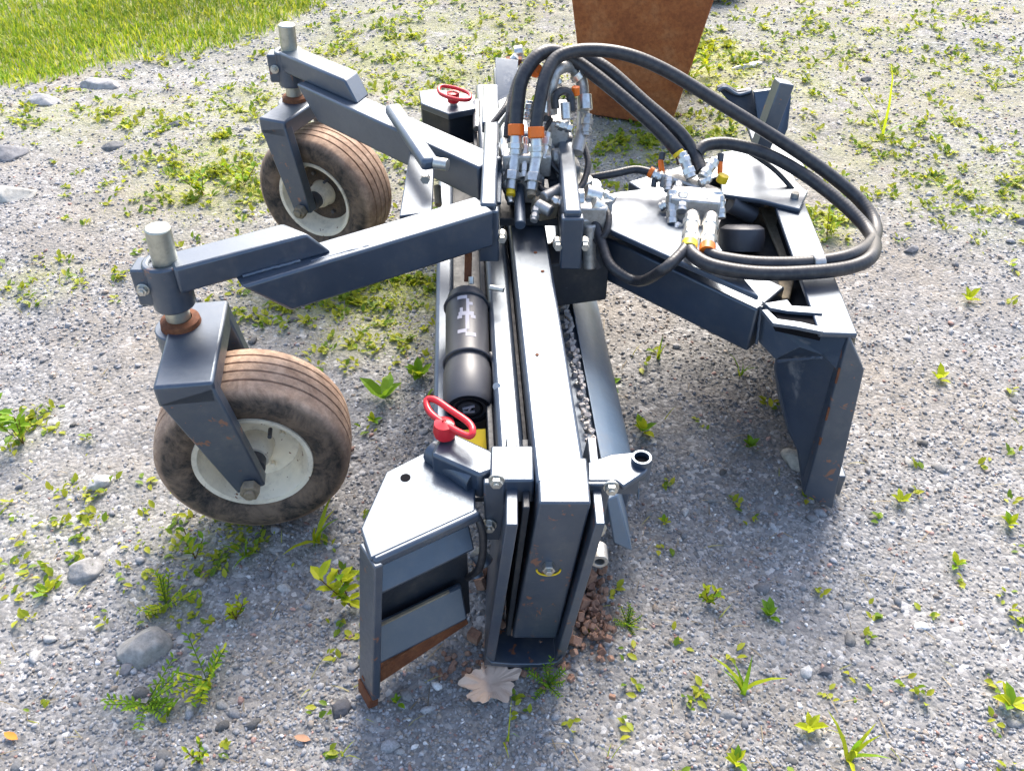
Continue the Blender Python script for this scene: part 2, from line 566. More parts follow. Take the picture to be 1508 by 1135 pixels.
BLOBS = [  # patches of low yellow-green cover: x, y, rx, ry, strength
    (*(-0.651, 4.438, 0.000)[:2], .55, .6, .55), (*(-0.188, 4.640, 0.000)[:2], .6, .8, .45), (*(-1.067, 3.011, 0.000)[:2], .28, .32, .8),
    (*(-0.960, 2.878, 0.000)[:2], .16, .12, 1.0), (*(-0.429, 2.227, 0.000)[:2], .30, .16, .9), (*(-0.379, 2.053, 0.000)[:2], .2, .12, .6),
    (*(-0.364, 4.159, 0.000)[:2], .5, .5, .6), (*(0.913, 4.159, 0.000)[:2], .30, .45, 1.0), (*(0.639, 3.335, 0.000)[:2], .34, .3, .7),
    (*(-1.448, 2.283, 0.000)[:2], .16, .10, .4), (*(-1.706, 3.534, 0.000)[:2], .9, .3, .35), (*(-1.088, 3.676, 0.000)[:2], .4, .3, .5),
    (*(1.598, 4.438, 0.000)[:2], .7, .7, .32), (*(1.966, 3.907, 0.000)[:2], .7, .7, .26), (*(1.438, 3.212, 0.000)[:2], .6, .4, .32),
    (*(-1.257, 1.648, 0.000)[:2], .07, .07, .25), (*(-0.677, 1.272, 0.000)[:2], .10, .06, .45), (*(-0.998, 1.331, 0.000)[:2], .2, .15, .10),
    (*(-0.717, 1.109, 0.000)[:2], .06, .04, .35), (*(1.046, 2.590, 0.000)[:2], .10, .12, .9), (*(-0.616, 2.420, 0.000)[:2], .2, .2, .5),
    (*(1.748, 2.827, 0.000)[:2], .4, .3, .4), (*(1.277, 3.828, 0.000)[:2], .3, .3, .45), (*(-0.688, 3.335, 0.000)[:2], .3, .3, .5),
    (*(-0.137, 3.038, 0.000)[:2], .4, .25, .5)]

def cover(x, y):
    x = np.asarray(x, float); c = np.zeros_like(x)
    for bx, by, rx, ry, s in BLOBS:
        c = np.maximum(c, s * np.exp(-(((x - bx) / rx) ** 2 + ((y - by) / ry) ** 2)))
    back = np.clip((y - 3.6) / 2, 0, 1) * .3
    return np.clip(np.maximum(c, back) * 1.0, 0, 1)

def sample(n, ymin=.45, ymax=7.5, spread=.80, extra=.45):
    y = np.exp(rng.uniform(math.log(ymin), math.log(ymax), n))
    x = rng.uniform(-1, 1, n) * (spread * y + extra)
    return x, y

ground()

# crushed stone lying on the sheet
def gravel():
    n = 90000
    x, y = sample(n)
    keep = (grass_field(x, y) < rng.uniform(0, 1, n) * .8) & (rng.uniform(0, 1, n) > cover(x, y) * .45)
    x, y = x[keep], y[keep]; n = len(x)
    clump = vnoise(x * 5, y * 5, 31)
    keep = rng.uniform(0, 1, n) < (.30 + clump) * np.clip(2.2 * vnoise(x * 1.7 + 3, y * 1.7, 33), .25, 1)
    x, y = x[keep], y[keep]; n = len(x)
    s = .0018 + .0037 * rng.beta(1.2, 5.0, n) * 2 + .0010 * y
    big = rng.uniform(0, 1, n) > .985
    s = np.where(big, s * rng.uniform(1.5, 2.6, n), s)
    sc = np.stack([s * rng.uniform(.8, 1.6, n), s * rng.uniform(.7, 1.1, n), s * rng.uniform(.35, .8, n)], 1)
    rots = euler_mats(rng.uniform(-.5, .5, n), rng.uniform(-.5, .5, n), rng.uniform(0, 6.28, n))
    z = gh(x, y) + s * .15
    v = rng.beta(2.2, 2.4, n)
    base = .16 + v[:, None] ** 1.3 * .29
    tint = np.array([1.0, 1.0, 1.03])[None] * np.ones((n, 1))
    warm = (rng.uniform(0, 1, n) > .84)[:, None]
    tint = np.where(warm, np.array([1.14, .98, .84])[None], tint)
    pink = (rng.uniform(0, 1, n) > .965)[:, None]
    tint = np.where(pink, np.array([1.25, .80, .68])[None], tint)
    c = base * tint
    c = np.where((rng.uniform(0, 1, n) > .975)[:, None], np.array([[.68, .67, .66]]), c)
    bases = [stone_base(k) for k in range(5)]
    o = scatter_mesh('gravel', bases, np.stack([x, y, z], 1), rots, sc, np.clip(c, 0, .8), M['stone'])
    tag(o, 'loose grey crushed gravel covering the yard', 'gravel', kind='stuff')
gravel()

def leaf_base(kind):
    if kind == 'blade':
        v = [(-.09, 0, 0), (.09, 0, 0), (-.075, .12, .38), (.075, .12, .38), (-.045, .34, .72), (.045, .34, .72), (0, .62, .95)]
        f = [(0, 1, 3), (0, 3, 2), (2, 3, 5), (2, 5, 4), (4, 5, 6)]
    else:
        v = [(0, 0, 0), (-.24, .35, .12), (0, .4, .02), (.24, .35, .12), (-.2, .72, .14), (0, .75, .06), (.2, .72, .14), (0, 1.05, .02)]
        f = [(0, 2, 1), (0, 3, 2), (1, 2, 5), (1, 5, 4), (2, 3, 6), (2, 6, 5), (4, 5, 7), (5, 6, 7)]
    return np.array(v, float), np.array(f)
BLADE, OVAL = leaf_base('blade'), leaf_base('oval')

def green(n, yellow=.5):
    t = rng.uniform(0, 1, n)[:, None]
    y = (rng.uniform(0, 1, n) < yellow)[:, None]
    g = np.array([[.13, .22, .018]]) * (1 - t) + np.array([[.22, .33, .022]]) * t
    yy = np.array([[.32, .38, .025]]) * (1 - t) + np.array([[.46, .46, .035]]) * t
    return np.where(y, yy, g)

def ground_cover():
    n = 150000
    x, y = sample(n, .5, 7.5)
    pr = cover(x, y) * (.25 + 1.5 * vnoise(x * 7, y * 7, 41) ** 2) + .004
    # sprigs cluster around seeds
    pr = pr * (vnoise(x * 24, y * 24, 43) > .45)
    keep = rng.uniform(0, 1, n) < pr * .80
    x, y = x[keep], y[keep]
    k = 5
    x = np.repeat(x, k); y = np.repeat(y, k); n = len(x)
    x = x + rng.normal(0, .010, n); y = y + rng.normal(0, .010, n)
    s = rng.uniform(.010, .021, n) * (1 + .16 * y)
    rots = euler_mats(rng.uniform(-.2, .9, n), rng.uniform(-.3, .3, n), rng.uniform(0, 6.28, n))
    o = scatter_mesh('ground_cover', [OVAL], np.stack([x, y, gh(x, y) + .003], 1), rots,
                     np.stack([s * 1.1, s, s], 1), green(n, .68), M['leaf'])
    tag(o, 'low yellow green weeds spreading over the gravel', 'ground cover', kind='stuff')
    # fine moss
    n = 170000
    x, y = sample(n, .7, 7.0)
    pr = cover(x, y) ** 1.2 * (.2 + 1.4 * vnoise(x * 9, y * 9, 45) ** 2)
    keep = rng.uniform(0, 1, n) < pr
    x, y = x[keep], y[keep]; n = len(x)
    s = rng.uniform(.004, .009, n) * (1 + .18 * y)
    rots = euler_mats(rng.uniform(0, .9, n), rng.uniform(-.3, .3, n), rng.uniform(0, 6.28, n))
    o = scatter_mesh('moss', [OVAL], np.stack([x, y, gh(x, y) + .004], 1), rots, np.stack([s * 1.2, s, s], 1), green(n, .75), M['leaf'])
    tag(o, 'fine yellow green moss hazing over the gravel', 'moss', kind='stuff')
    # dry grass and straw in the patches
    n = 26000
    x, y = sample(n, .5, 7.5)
    keep = rng.uniform(0, 1, n) < cover(x, y) * .7 + .012
    x, y = x[keep], y[keep]; n = len(x)
    s = rng.uniform(.015, .045, n)
    rots = euler_mats(rng.uniform(-1.3, -.3, n), rng.uniform(-.3, .3, n), rng.uniform(0, 6.28, n))
    t = rng.uniform(0, 1, n)[:, None]
    c = np.array([[.46, .38, .24]]) * t + np.array([[.38, .40, .08]]) * (1 - t)
    o = scatter_mesh('dry_grass', [BLADE], np.stack([x, y, gh(x, y)], 1), rots, np.stack([s * .45, s, s], 1), c, M['leaf'])
    tag(o, 'thin straw coloured grass wisps among the gravel', 'dry grass', kind='stuff')

def lawn():
    n = 260000
    y = rng.uniform(3.4, 8.2, n)
    x = rng.uniform(-6.5, 1.2, n)
    keep = rng.uniform(0, 1, n) < grass_field(x, y) * (.5 + .6 * vnoise(x * 3, y * 3, 51))
    x, y = x[keep], y[keep]; n = len(x)
    s = rng.uniform(.022, .058, n)
    rots = euler_mats(rng.uniform(-.4, .5, n), rng.uniform(-.3, .3, n), rng.uniform(0, 6.28, n))
    patch = vnoise(x * 1.6, y * 1.6, 53)
    c = green(n, .42) * (.8 + .6 * patch[:, None])
    o = scatter_mesh('grass', [BLADE], np.stack([x, y, gh(x, y)], 1), rots, np.stack([s * .75, s, s], 1), c, M['leaf'])
    tag(o, 'bright yellow green grass at the back left of the yard', 'grass', kind='stuff')
ground_cover()
lawn()

# ------------------------------------------------------------------ the rake
ORG = Vector((.03, 1.97, 0))
rake = empty('landscape_rake', ORG)
tag(rake, 'dark blue skid steer power rake with two gauge wheels and looped hydraulic hoses on gravel', 'power rake')

BD = Vector((-.054, .9985, 0)); BS = Vector((.9985, .054, 0))
def Q(u, v, z):
    return ORG + Vector((.002, 0, 0)) + BD * u + BS * v + Vector((0, 0, z))

# main beam and the lower ledge beside it
mb = MB(); mb.beam(Q(-.945, 0, .366), Q(.95, 0, .366), .086, .126)
main = mb.build('main_beam', M['navy'], rake, .006)
mb = MB()
for (u, v) in ((-.22, .01), (-.60, -.015), (-.30, .02)):
    mb = MB(); mb.cyl(Q(u, v, .427), Q(u, v, .4305), .004, n=12)
    mb.build('rivet', M['rust'], main)
mb = MB(); mb.beam(Q(-.86, -.078, .352), Q(.93, -.078, .352), .050, .06)
mb.build('side_rail', M['navy'], rake, .010)
mb = MB(); mb.beam(Q(-.86, -.050, .325), Q(.93, -.050, .325), .010, .05)
mb.build('seam_strip', M['navy_shaded'], rake)
# outer guard tube on the left, belly plate below it
mb = MB(); mb.beam(Q(-.80, -.205, .285), Q(.86, -.205, .285), .042, .05)
mb.build('guard_rail', M['dusty'], rake, .010)
mb = MB(); mb.beam(Q(-.80, -.150, .235), Q(.86, -.150, .235), .14, .012)
mb.build('belly_plate', M['navy_shaded'], rake, .002)
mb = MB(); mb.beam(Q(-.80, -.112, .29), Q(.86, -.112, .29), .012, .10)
mb.build('belly_upright', M['navy_shaded'], rake, .002)

# drum with rows of stud teeth
mb = MB()
prof = [(0, .012), (0, .096), (.012, .102), (1.70, .102), (1.712, .096), (1.712, .012)]
mb.lathe(Q(-.72, .075, .135), BD, [(h * .93, r) for h, r in prof], 56)
drum = mb.build('drum', M['dusty'], rake, 0, 40)
mb = MB()
for row in range(10):
    a0 = row * 2 * math.pi / 10
    for k in range(42):
        u = -.69 + k * .0365
        a = a0 + .35 + u * .35
        c = Q(u, .075, .135) + BS * math.cos(a) * .100 + Vector((0, 0, math.sin(a) * .100))
        e = Q(u, .075, .135) + BS * math.cos(a) * .111 + Vector((0, 0, math.sin(a) * .111))
        mb.cyl(c, e, .0085, .006, n=7)
tt = mb.build('drum_teeth', M['alloy'], drum); tt['kind'] = 'stuff'
# dished shield with gravel caught along it, right of the beam
mb = MB()
pr = []
for i in range(7):
    a = R(75 - i * 13)
    pr.append((.078 + math.cos(a) * .118, .135 + math.sin(a) * .118))
pr2 = [(.078 + (v - .078) * .97, .135 + (z - .135) * .97) for v, z in pr][::-1]
poly = [Q(-.72, v, z) for v, z in pr + pr2]
mb.prism(poly, BD * 1.47)
mb.build('drum_shield', M['shield'], rake, .001, 50)
mb = MB()
r_ = random.Random(5)
for k in range(110):
    u = -.68 + k * .0072 + r_.uniform(-.003, .003); v = .078 + r_.uniform(.004, .022)
    s = r_.uniform(.004, .0085)
    a = math.acos(max(-1, min(1, (v - .078) / .118)))
    c = Q(u, v, .135 + math.sin(a) * .118 + s * .4)
    mb.box(c, (s * 1.6, s * 1.4, s), (r_.uniform(0, 3), r_.uniform(0, 3), r_.uniform(0, 3)))
gr = mb.build('caught_gravel', plain('pale_gravel', (.48, .44, .41), .9), rake, .0008); gr['kind'] = 'stuff'

# near end housing
def leanX(z):      # the ends lean a little
    return .043 + (z - .05) * .115
mb = MB()
y0, y1, w = .979, 1.085, .0428
vs = [Vector((leanX(z) + i * w, y, z)) for z in (.05, .4285) for y in (y0, y1) for i in (-1, 1)]
mb.add(vs, [(0, 2, 3, 1), (4, 5, 7, 6), (0, 1, 5, 4), (2, 6, 7, 3), (0, 4, 6, 2), (1, 3, 7, 5)])
hous = mb.build('end_housing', M['navy_worn'], rake, .004)
mb = MB()
bp = (0.064, 0.985, 0.269)
mb.cyl((bp[0], .985, bp[2]), (bp[0], .980, bp[2]), .015, n=20)
mb.hexnut((bp[0], .980, bp[2]), (bp[0], .966, bp[2]), .0115)
mb.cyl((bp[0], .966, bp[2]), (bp[0], .960, bp[2]), .006, n=12)
mb.build('bolt', M['zinc'], hous, .0008)
mb = MB()
pp = [Vector((bp[0] + math.cos(t) * .021, .9775, bp[2] - .010 + math.sin(t) * .016)) for t in [math.pi + i * math.pi / 8 for i in range(9)]]
mb.tube(pp, .0018, 6, 3)
mb.build('paint_mark', M['yellow'], hous)

# cheek plates and the flanges they bolt to
def quadplate(name, pts_top, pts_bot, y0, y1, mat, parent, bevel=.002):
    mb = MB()
    (xa, za), (xb, zb) = pts_top; (xc, zc_), (xd, zd) = pts_bot
    poly = [(xa, y0, za), (xb, y0, zb), (xd, y0, zd), (xc, y0, zc_)]
    mb.prism(poly, (0, y1 - y0, 0))
    return mb.build(name, mat, parent, bevel)
lc = quadplate('cheek_plate', [(-.010, .405), (.010, .405)], [(-.054, .0), (-.034, .0)], .953, 1.16, M['navy_worn'], rake)
lc2 = quadplate('cheek_plate', [(.018, .400), (.030, .400)], [(-.012, .035), (-.002, .035)], .995, 1.16, M['navy_shaded'], rake)
rc = quadplate('cheek_plate', [(.136, .405), (.152, .405)], [(.080, .0), (.098, .0)], .955, 1.16, M['navy_worn'], rake)
# curved skid foot tying the cheek plates
mb = MB()
pp = [(-.050, .02), (-.040, .002), (.0, -.004), (.05, -.004), (.085, .003), (.096, .02)]
poly = [(x, .950, z) for x, z in pp] + [(x, .950, z + .012) for x, z in pp[::-1]]
mb.prism(poly, (0, .16, 0))
mb.build('skid_foot', M['navy_worn'], rake, .002)

def bolt_y(parent, x, y, z, r=.011, mat='zinc'):
    mb = MB()
    mb.cyl((x, y + .001, z), (x, y - .003, z), r * 1.25, n=18)
    mb.hexnut((x, y - .003, z), (x, y - .012, z), r)
    mb.cyl((x, y - .012, z), (x, y - .016, z), r * .5, n=10)
    return mb.build('bolt', M[mat], parent, .0006)

mb = MB(); mb.box((-.0, 1.075, .398), (.075, .085, .055))
fl = mb.build('flange', M['navy'], rake, .004)
mb = MB(); mb.box((-.030, 1.035, .350), (.036, .014, .145))
fp = mb.build('flange_plate', M['navy_worn'], rake, .003)
p = (-0.026, 1.026, 0.433); bolt_y(fp, p[0], 1.027, p[2])
p = (-0.040, 1.026, 0.322); bolt_y(fp, p[0], 1.027, p[2])
mb = MB(); mb.prism([(.124, 1.03, .418), (.168, 1.03, .418), (.158, 1.03, .285), (.118, 1.03, .285)], (0, .014, 0))
fq = mb.build('flange_plate', M['navy_worn'], rake, .003)
p = (0.167, 1.030, 0.414); bolt_y(fq, p[0], 1.03, p[2])
p = (0.153, 1.030, 0.309); bolt_y(fq, p[0], 1.03, p[2])
# eye at the end of a cross shaft
mb = MB(); q = (0.158, 1.020, 0.233)
mb.lathe((q[0], 1.05, q[2]), (0, -1, 0), [(0, .016), (.035, .016), (.035, .009), (0, .009)], 24, True)
ey = mb.build('shaft_eye', M['alloy'], rake, .0008)
mb = MB(); mb.cyl((q[0], 1.045, q[2]), (q[0], 1.03, q[2]), .0088, n=18); mb.build('bore', M['dark_hole'], ey)

mb = MB(); mb.prism([(0.179, 1.140, 0.257), (0.201, 1.150, 0.265), (0.243, 1.150, 0.097), (0.201, 1.140, 0.135)], (.0, .10, .0)); mb.build('end_flap', M['shield'], rake, .004)
# right hand lug with a tube eye
mb = MB()
poly = [(0.128, 1.037, 0.420), (0.131, 1.082, 0.420), (0.173, 1.102, 0.420), (0.230, 1.109, 0.420), (0.241, 1.082, 0.420), (0.229, 1.059, 0.420), (0.187, 1.024, 0.420), (0.176, 1.037, 0.420)]
mb.prism(poly, (0, 0, -.012))
lug = mb.build('lug_plate', M['navy'], rake, .003)
q = (0.223, 1.082, 0.420)
mb = MB(); mb.lathe(add3(q, (0, 0, -.03)), (0, 0, 1), [(0, .018), (.042, .018), (.042, .0125), (0, .0125)], 24, True)
mb.build('tube_eye', M['navy'], lug, .001)
mb = MB(); mb.cyl(add3(q, (0, 0, -.02)), add3(q, (0, 0, .002)), .0123, n=20); mb.build('bore', M['dark_hole'], lug)
mb = MB(); mb.box(add3(q, (-.035, .0, -.04)), (.07, .012, .07)); mb.build('lug_web', M['navy'], lug, .002)

# end wing to the left: top plate, two channels, a back sheet, edge bar, rusty cutting edge
top = [(-0.227, 0.904, 0.380), (-0.251, 0.967, 0.380), (-0.223, 1.098, 0.380), (-0.155, 1.150, 0.380), (-0.065, 1.088, 0.380), (-0.062, 1.006, 0.380)]
mb = MB(); mb.prism(top, (0, 0, -.010))
wing = mb.build('wing_top', M['navy'], rake, .003)
q = (-0.187, 1.083, 0.380)
mb = MB(); mb.cyl(add3(q, (0, 0, -.003)), add3(q, (0, 0, .0012)), .009, n=18); mb.build('hole', M['dark_hole'], wing)
A = Vector((-0.227, 0.904, 0.380)); B = Vector((-0.062, 1.006, 0.380))
dirw = (B - A); dirw.z = 0; Lw = dirw.length; dirw.normalize()
nw = Vector((dirw.y, -dirw.x, 0))                     # towards the camera
if nw.y > 0: nw = -nw
def wp(t, out, z):                                    # along the wing, outwards, height
    return Vector((A.x + .010 - (.38 - z) * .10, A.y - (.38 - z) * .085, 0)) + dirw * t + nw * out + Vector((0, 0, z))
mb = MB(); mb.beam(wp(-.004, -.012, .368), wp(Lw, -.012, .368), .030, .022); mb.build('wing_lip', M['navy'], rake, .006)
for z, h in ((.310, .046), (.135, .060)):
    mb = MB(); mb.prism([wp(.010, -.034, z + h / 2), wp(.010, -.002, z - h / 2), wp(.010, -.010, z - h / 2 - .006), wp(.010, -.045, z - h / 2 - .006), wp(.010, -.045, z + h / 2)], dirw * (Lw - .012))
    c_ = mb.build('wing_channel', M['navy'], rake, .004)
    mb = MB(); mb.beam(wp(.02, -.033, z + h / 2 + .002), wp(Lw - .03, -.033, z + h / 2 + .002), .005, .005)
    mb.build('rust_line', M['tan'], c_)
mb = MB(); mb.beam(wp(.028, -.060, .20), wp(Lw + .02, -.060, .20), .008, .33)
mb.build('wing_back', M['navy_shaded'], rake, .001)
mb = MB(); mb.beam(wp(.000, -.020, .025), wp(.000, -.020, .372), .016, .060, up=tuple(-nw)); 
mb.build('edge_bar', M['navy_worn'], rake, .003)
mb = MB(); mb.beam(wp(-.004, -.030, .030), wp(Lw + .01, -.030, .075), .012, .040)
mb.build('cutting_edge', M['rust'], rake, .002)
mb = MB(); mb.beam(wp(-.003, -.020, -.002), wp(-.003, -.020, .030), .020, .050, up=tuple(-nw)); mb.build('edge_tip', M['rust'], rake, .003)
# hose hanging behind the wing end
mb = MB(); mb.tube([(-0.075, 1.030, 0.353), (-0.056, 1.010, 0.348), (-0.050, 1.000, 0.302), (-0.058, 1.000, 0.237), (-0.082, 1.040, 0.156)], .007)
mb.build('grease_line', M['hose'], rake)
mb = MB(); mb.cyl((-0.064, 1.030, 0.244), (-0.047, 1.020, 0.222), .016, n=16); mb.cyl((-0.068, 1.030, 0.193), (-0.063, 1.020, 0.182), .012, n=16)
mb.build('line_fitting', M['navy_worn'], rake, .001)
# soil packed under the end
mb = MB()
r_ = random.Random(3)
for k in range(60):
    x = r_.uniform(-.08, .18); y = r_.uniform(1.0, 1.22); s = r_.uniform(.008, .024)
    mb.box((x, y, gz(x, y) + s * .3 + r_.uniform(0, .02)), (s * 1.6, s * 1.3, s), (r_.uniform(0, 3), r_.uniform(0, 3), r_.uniform(0, 3)))
for k in range(90):
    x = r_.uniform(-.16, .12); y = r_.gauss(.965 - max(0, -x) * .1, .018); s = r_.uniform(.003, .009)
    mb.box((x, y, gz(x, y) + s * .3), (s * 1.6, s * 1.3, s), (r_.uniform(0, 3), r_.uniform(0, 3), r_.uniform(0, 3)))
for k in range(150):
    q = (r_.gauss(.165, .020), r_.gauss(1.06, .050)); s = r_.uniform(.003, .010)
    mb.box((q[0], q[1], gz(*q) + s * .4 + r_.uniform(0, .025)), (s * 1.6, s * 1.3, s), (r_.uniform(0, 3), r_.uniform(0, 3), r_.uniform(0, 3)))
_o = ORG; ORG = Vector((0, 0, 0))
o = mb.build('soil_clods', M['caked'], None, .003); ORG = _o
tag(o, 'crumbly red brown soil clods under the near end of the rake', 'soil', kind='stuff')

# bent bracket that holds the red hitch pin
def bracket_and_pin(top_poly, z, pin_base, loop, face_h, name='pin_bracket', mat='navy'):
    mb = MB(); mb.prism(top_poly, (0, 0, -face_h))
    br = mb.build(name, M[mat], rake, .006)
    pb = Vector(pin_base)
    mb = MB(); mb.cyl(pb - Vector((0, 0, .06)), pb + Vector((0, 0, .004)), .011, n=16)
    pn = mb.build('hitch_pin', M['zinc'], rake)
    mb = MB(); mb.lathe(pb, (0, 0, 1), [(0, .004), (0, .019), (.012, .021), (.028, .018), (.032, .004)], 24)
    mb.tube(loop, .0062, 10, 6, True)
    mb.build('pin_handle', M['red'], pn, 0, 50)
    return br
bracket_and_pin([(-0.142, 1.102, 0.420), (-0.128, 1.150, 0.420), (-0.105, 1.157, 0.420), (-0.022, 1.102, 0.420), (-0.024, 1.066, 0.420), (-0.055, 1.050, 0.420)], .42,
                (-0.119, 1.145, 0.425),
                [(-0.154, 1.202, 0.455), (-0.139, 1.200, 0.460), (-0.108, 1.171, 0.460), (-0.076, 1.139, 0.460), (-0.068, 1.118, 0.460), (-0.075, 1.110, 0.455), (-0.110, 1.139, 0.450), (-0.145, 1.175, 0.450)], .06)
mb = MB(); mb.tube([(-0.149, 1.130, 0.382), (-0.115, 1.100, 0.389), (-0.079, 1.080, 0.378), (-0.050, 1.060, 0.372)], .005); mb.build('weld_seam', M['navy_shaded'], rake)
mb = MB(); mb.cyl((-0.144, 1.140, 0.390), (-0.064, 1.066, 0.390), .022, n=18); mb.build('pivot_tube', M['navy'], rake, .002)

# far end box with its pin
mb = MB()
tp = [(-0.299, 2.784, 0.400), (-0.250, 2.801, 0.400), (-0.117, 2.751, 0.400), (-0.113, 2.643, 0.400), (-0.195, 2.602, 0.400), (-0.285, 2.685, 0.400)]
mb.prism(tp, (0, 0, -.02)); fe = mb.build('far_wing_top', M['navy'], rake, .003)
mb = MB()
tp2 = [add3(p, (0, .02, -.02)) for p in tp]
mb.prism(tp2, (0, 0, -.10)); mb.build('far_wing_body', M['navy_shaded'], rake, .004)
pb = Vector((-0.182, 2.672, 0.410))
mb = MB(); mb.cyl(pb - Vector((0, 0, .05)), pb, .011, n=12); pn = mb.build('hitch_pin', M['zinc'], rake)
mb = MB(); mb.lathe(pb, (0, 0, 1), [(0, .004), (0, .018), (.03, .020), (.032, .004)], 20)
mb.tube([(-0.226, 2.674, 0.450), (-0.215, 2.696, 0.450), (-0.172, 2.679, 0.450), (-0.131, 2.636, 0.450), (-0.131, 2.589, 0.450), (-0.173, 2.607, 0.445), (-0.216, 2.643, 0.445)], .006, 8, 5, True)
mb.build('pin_handle', M['red'], pn, 0, 50)
mb = MB(); mb.cyl((-0.111, 2.696, 0.400), (-0.108, 2.584, 0.360), .012, n=12); mb.cyl((-0.171, 2.720, 0.300), (-0.139, 2.689, 0.300), .02, n=12)
mb.build('far_shaft', M['alloy'], rake, .001)

# document canister
ca = Vector((-0.087, 1.330, 0.326)); cb = Vector((-0.102, 1.640, 0.384))
cd = (cb - ca).normalized(); CL = (cb - ca).length
mb = MB()
mb.lathe(ca, cd, [(-.002, .010), (-.002, .034), (-.006, .046), (.006, .0515), (.085, .0515), (.092, .0485), (.10, .0485), (.104, .0465),
                  (CL - .03, .0465), (CL - .008, .042), (CL, .030), (CL + .002, .004)], 48)
can = mb.build('canister', M['black_plastic'], rake, 0, 28)
mb = MB(); mb.ring(ca - cd * .004, cd, .040, .0045, 36); mb.ring(ca - cd * .003, cd, .026, .003, 30)
mb.build('cap_ring', M['dark_hole'], can)
d, s, u = frame(cd, (0, 0, 1))
mb = MB()
def capp(a, b): return ca - cd * .004 + s * a + u * b
mb.beam(capp(-.012, -.008), capp(.012, -.008), .005, .003); mb.beam(capp(-.012, .002), capp(.012, .010), .005, .003); mb.beam(capp(-.002, -.008), capp(.006, .008), .004, .003)
mb.build('cap_mark', M['print'], can)
# the printed emblem, wrapped on the barrel: bars and stems
def onbarrel(t, a):
    return ca + cd * t + (u * math.cos(a) + s * math.sin(a)) * .0470
mb = MB()
def barprint(t0, t1, a0, a1):
    n = 8
    top_ = [onbarrel(t0, a0 + (a1 - a0) * i / n) for i in range(n + 1)]
    bot_ = [onbarrel(t1, a0 + (a1 - a0) * i / n) for i in range(n + 1)]
    vs = top_ + bot_
    mb.add(vs, [(i, i + 1, i + 2 + n, i + 1 + n) for i in range(n)])
for t0, t1, a0, a1 in ((.262, .272, -.42, .05), (.222, .262, .0, .14), (.213, .224, -.36, .34), (.222, .236, -.30, -.16), (.205, .214, -.42, -.2),
                       (.205, .214, .2, .42), (.172, .213, -.05, .12), (.163, .173, -.42, .0), (.153, .163, -.05, .42), (.243, .252, .10, .30)):
    barprint(t0, t1, a0, a1)
mb.build('emblem', M['print'], can)
mb = MB(); mb.beam(add3(tuple(ca + cd * .03), (0, 0, -.052)), add3(tuple(cb), (0, 0, -.052)), .085, .012)
mb.build('canister_bracket', M['navy_shaded'], rake, .002)
for t, r in ((.115, .050), (.28, .048)):
    mb = MB(); mb.ring(ca + cd * t, cd, r, .0030, 32, 8); mb.build('clamp_band', M['black_plastic'] if t < .2 else M['navy_shaded'], can)
mb = MB()
q = (-0.018, 1.600, 0.428); mb.cyl(q, add3(q, (-.03, .01, .0)), .006, n=10); mb.build('bracket_screw', M['zinc'], rake)
mb = MB(); mb.cyl((-0.091, 1.660, 0.422), (-0.091, 1.650, 0.410), .006, n=10); mb.build('bracket_screw', M['zinc'], rake)
mb = MB(); q = (-0.030, 1.340, 0.371); mb.cyl(q, add3(q, (.0, -.012, .012)), .008, n=12)
mb.build('bracket_screw', M['zinc'], rake)
mb = MB(); mb.tube([(-0.045, 1.450, 0.367), (-0.025, 1.400, 0.366), (-0.025, 1.350, 0.354), (-0.030, 1.300, 0.335), (-0.027, 1.200, 0.329)], .008); mb.build('drain_hose', M['hose'], rake)
mb = MB(); mb.beam((-0.105, 1.255, 0.300), (-0.051, 1.259, 0.300), .05, .006, up=(0, -.5, .85)); mb.build('warning_label', M['yellow'], rake)
mb = MB(); mb.beam((-0.017, 1.230, 0.345), (-0.011, 1.179, 0.345), .010, .006); mb.build('warning_label', M['yellow'], rake)
mb = MB(); mb.beam((-0.098, 1.720, 0.455), (-0.100, 1.680, 0.396), .016, .012); mb.build('rust_bar', M['rust'], rake, .001)

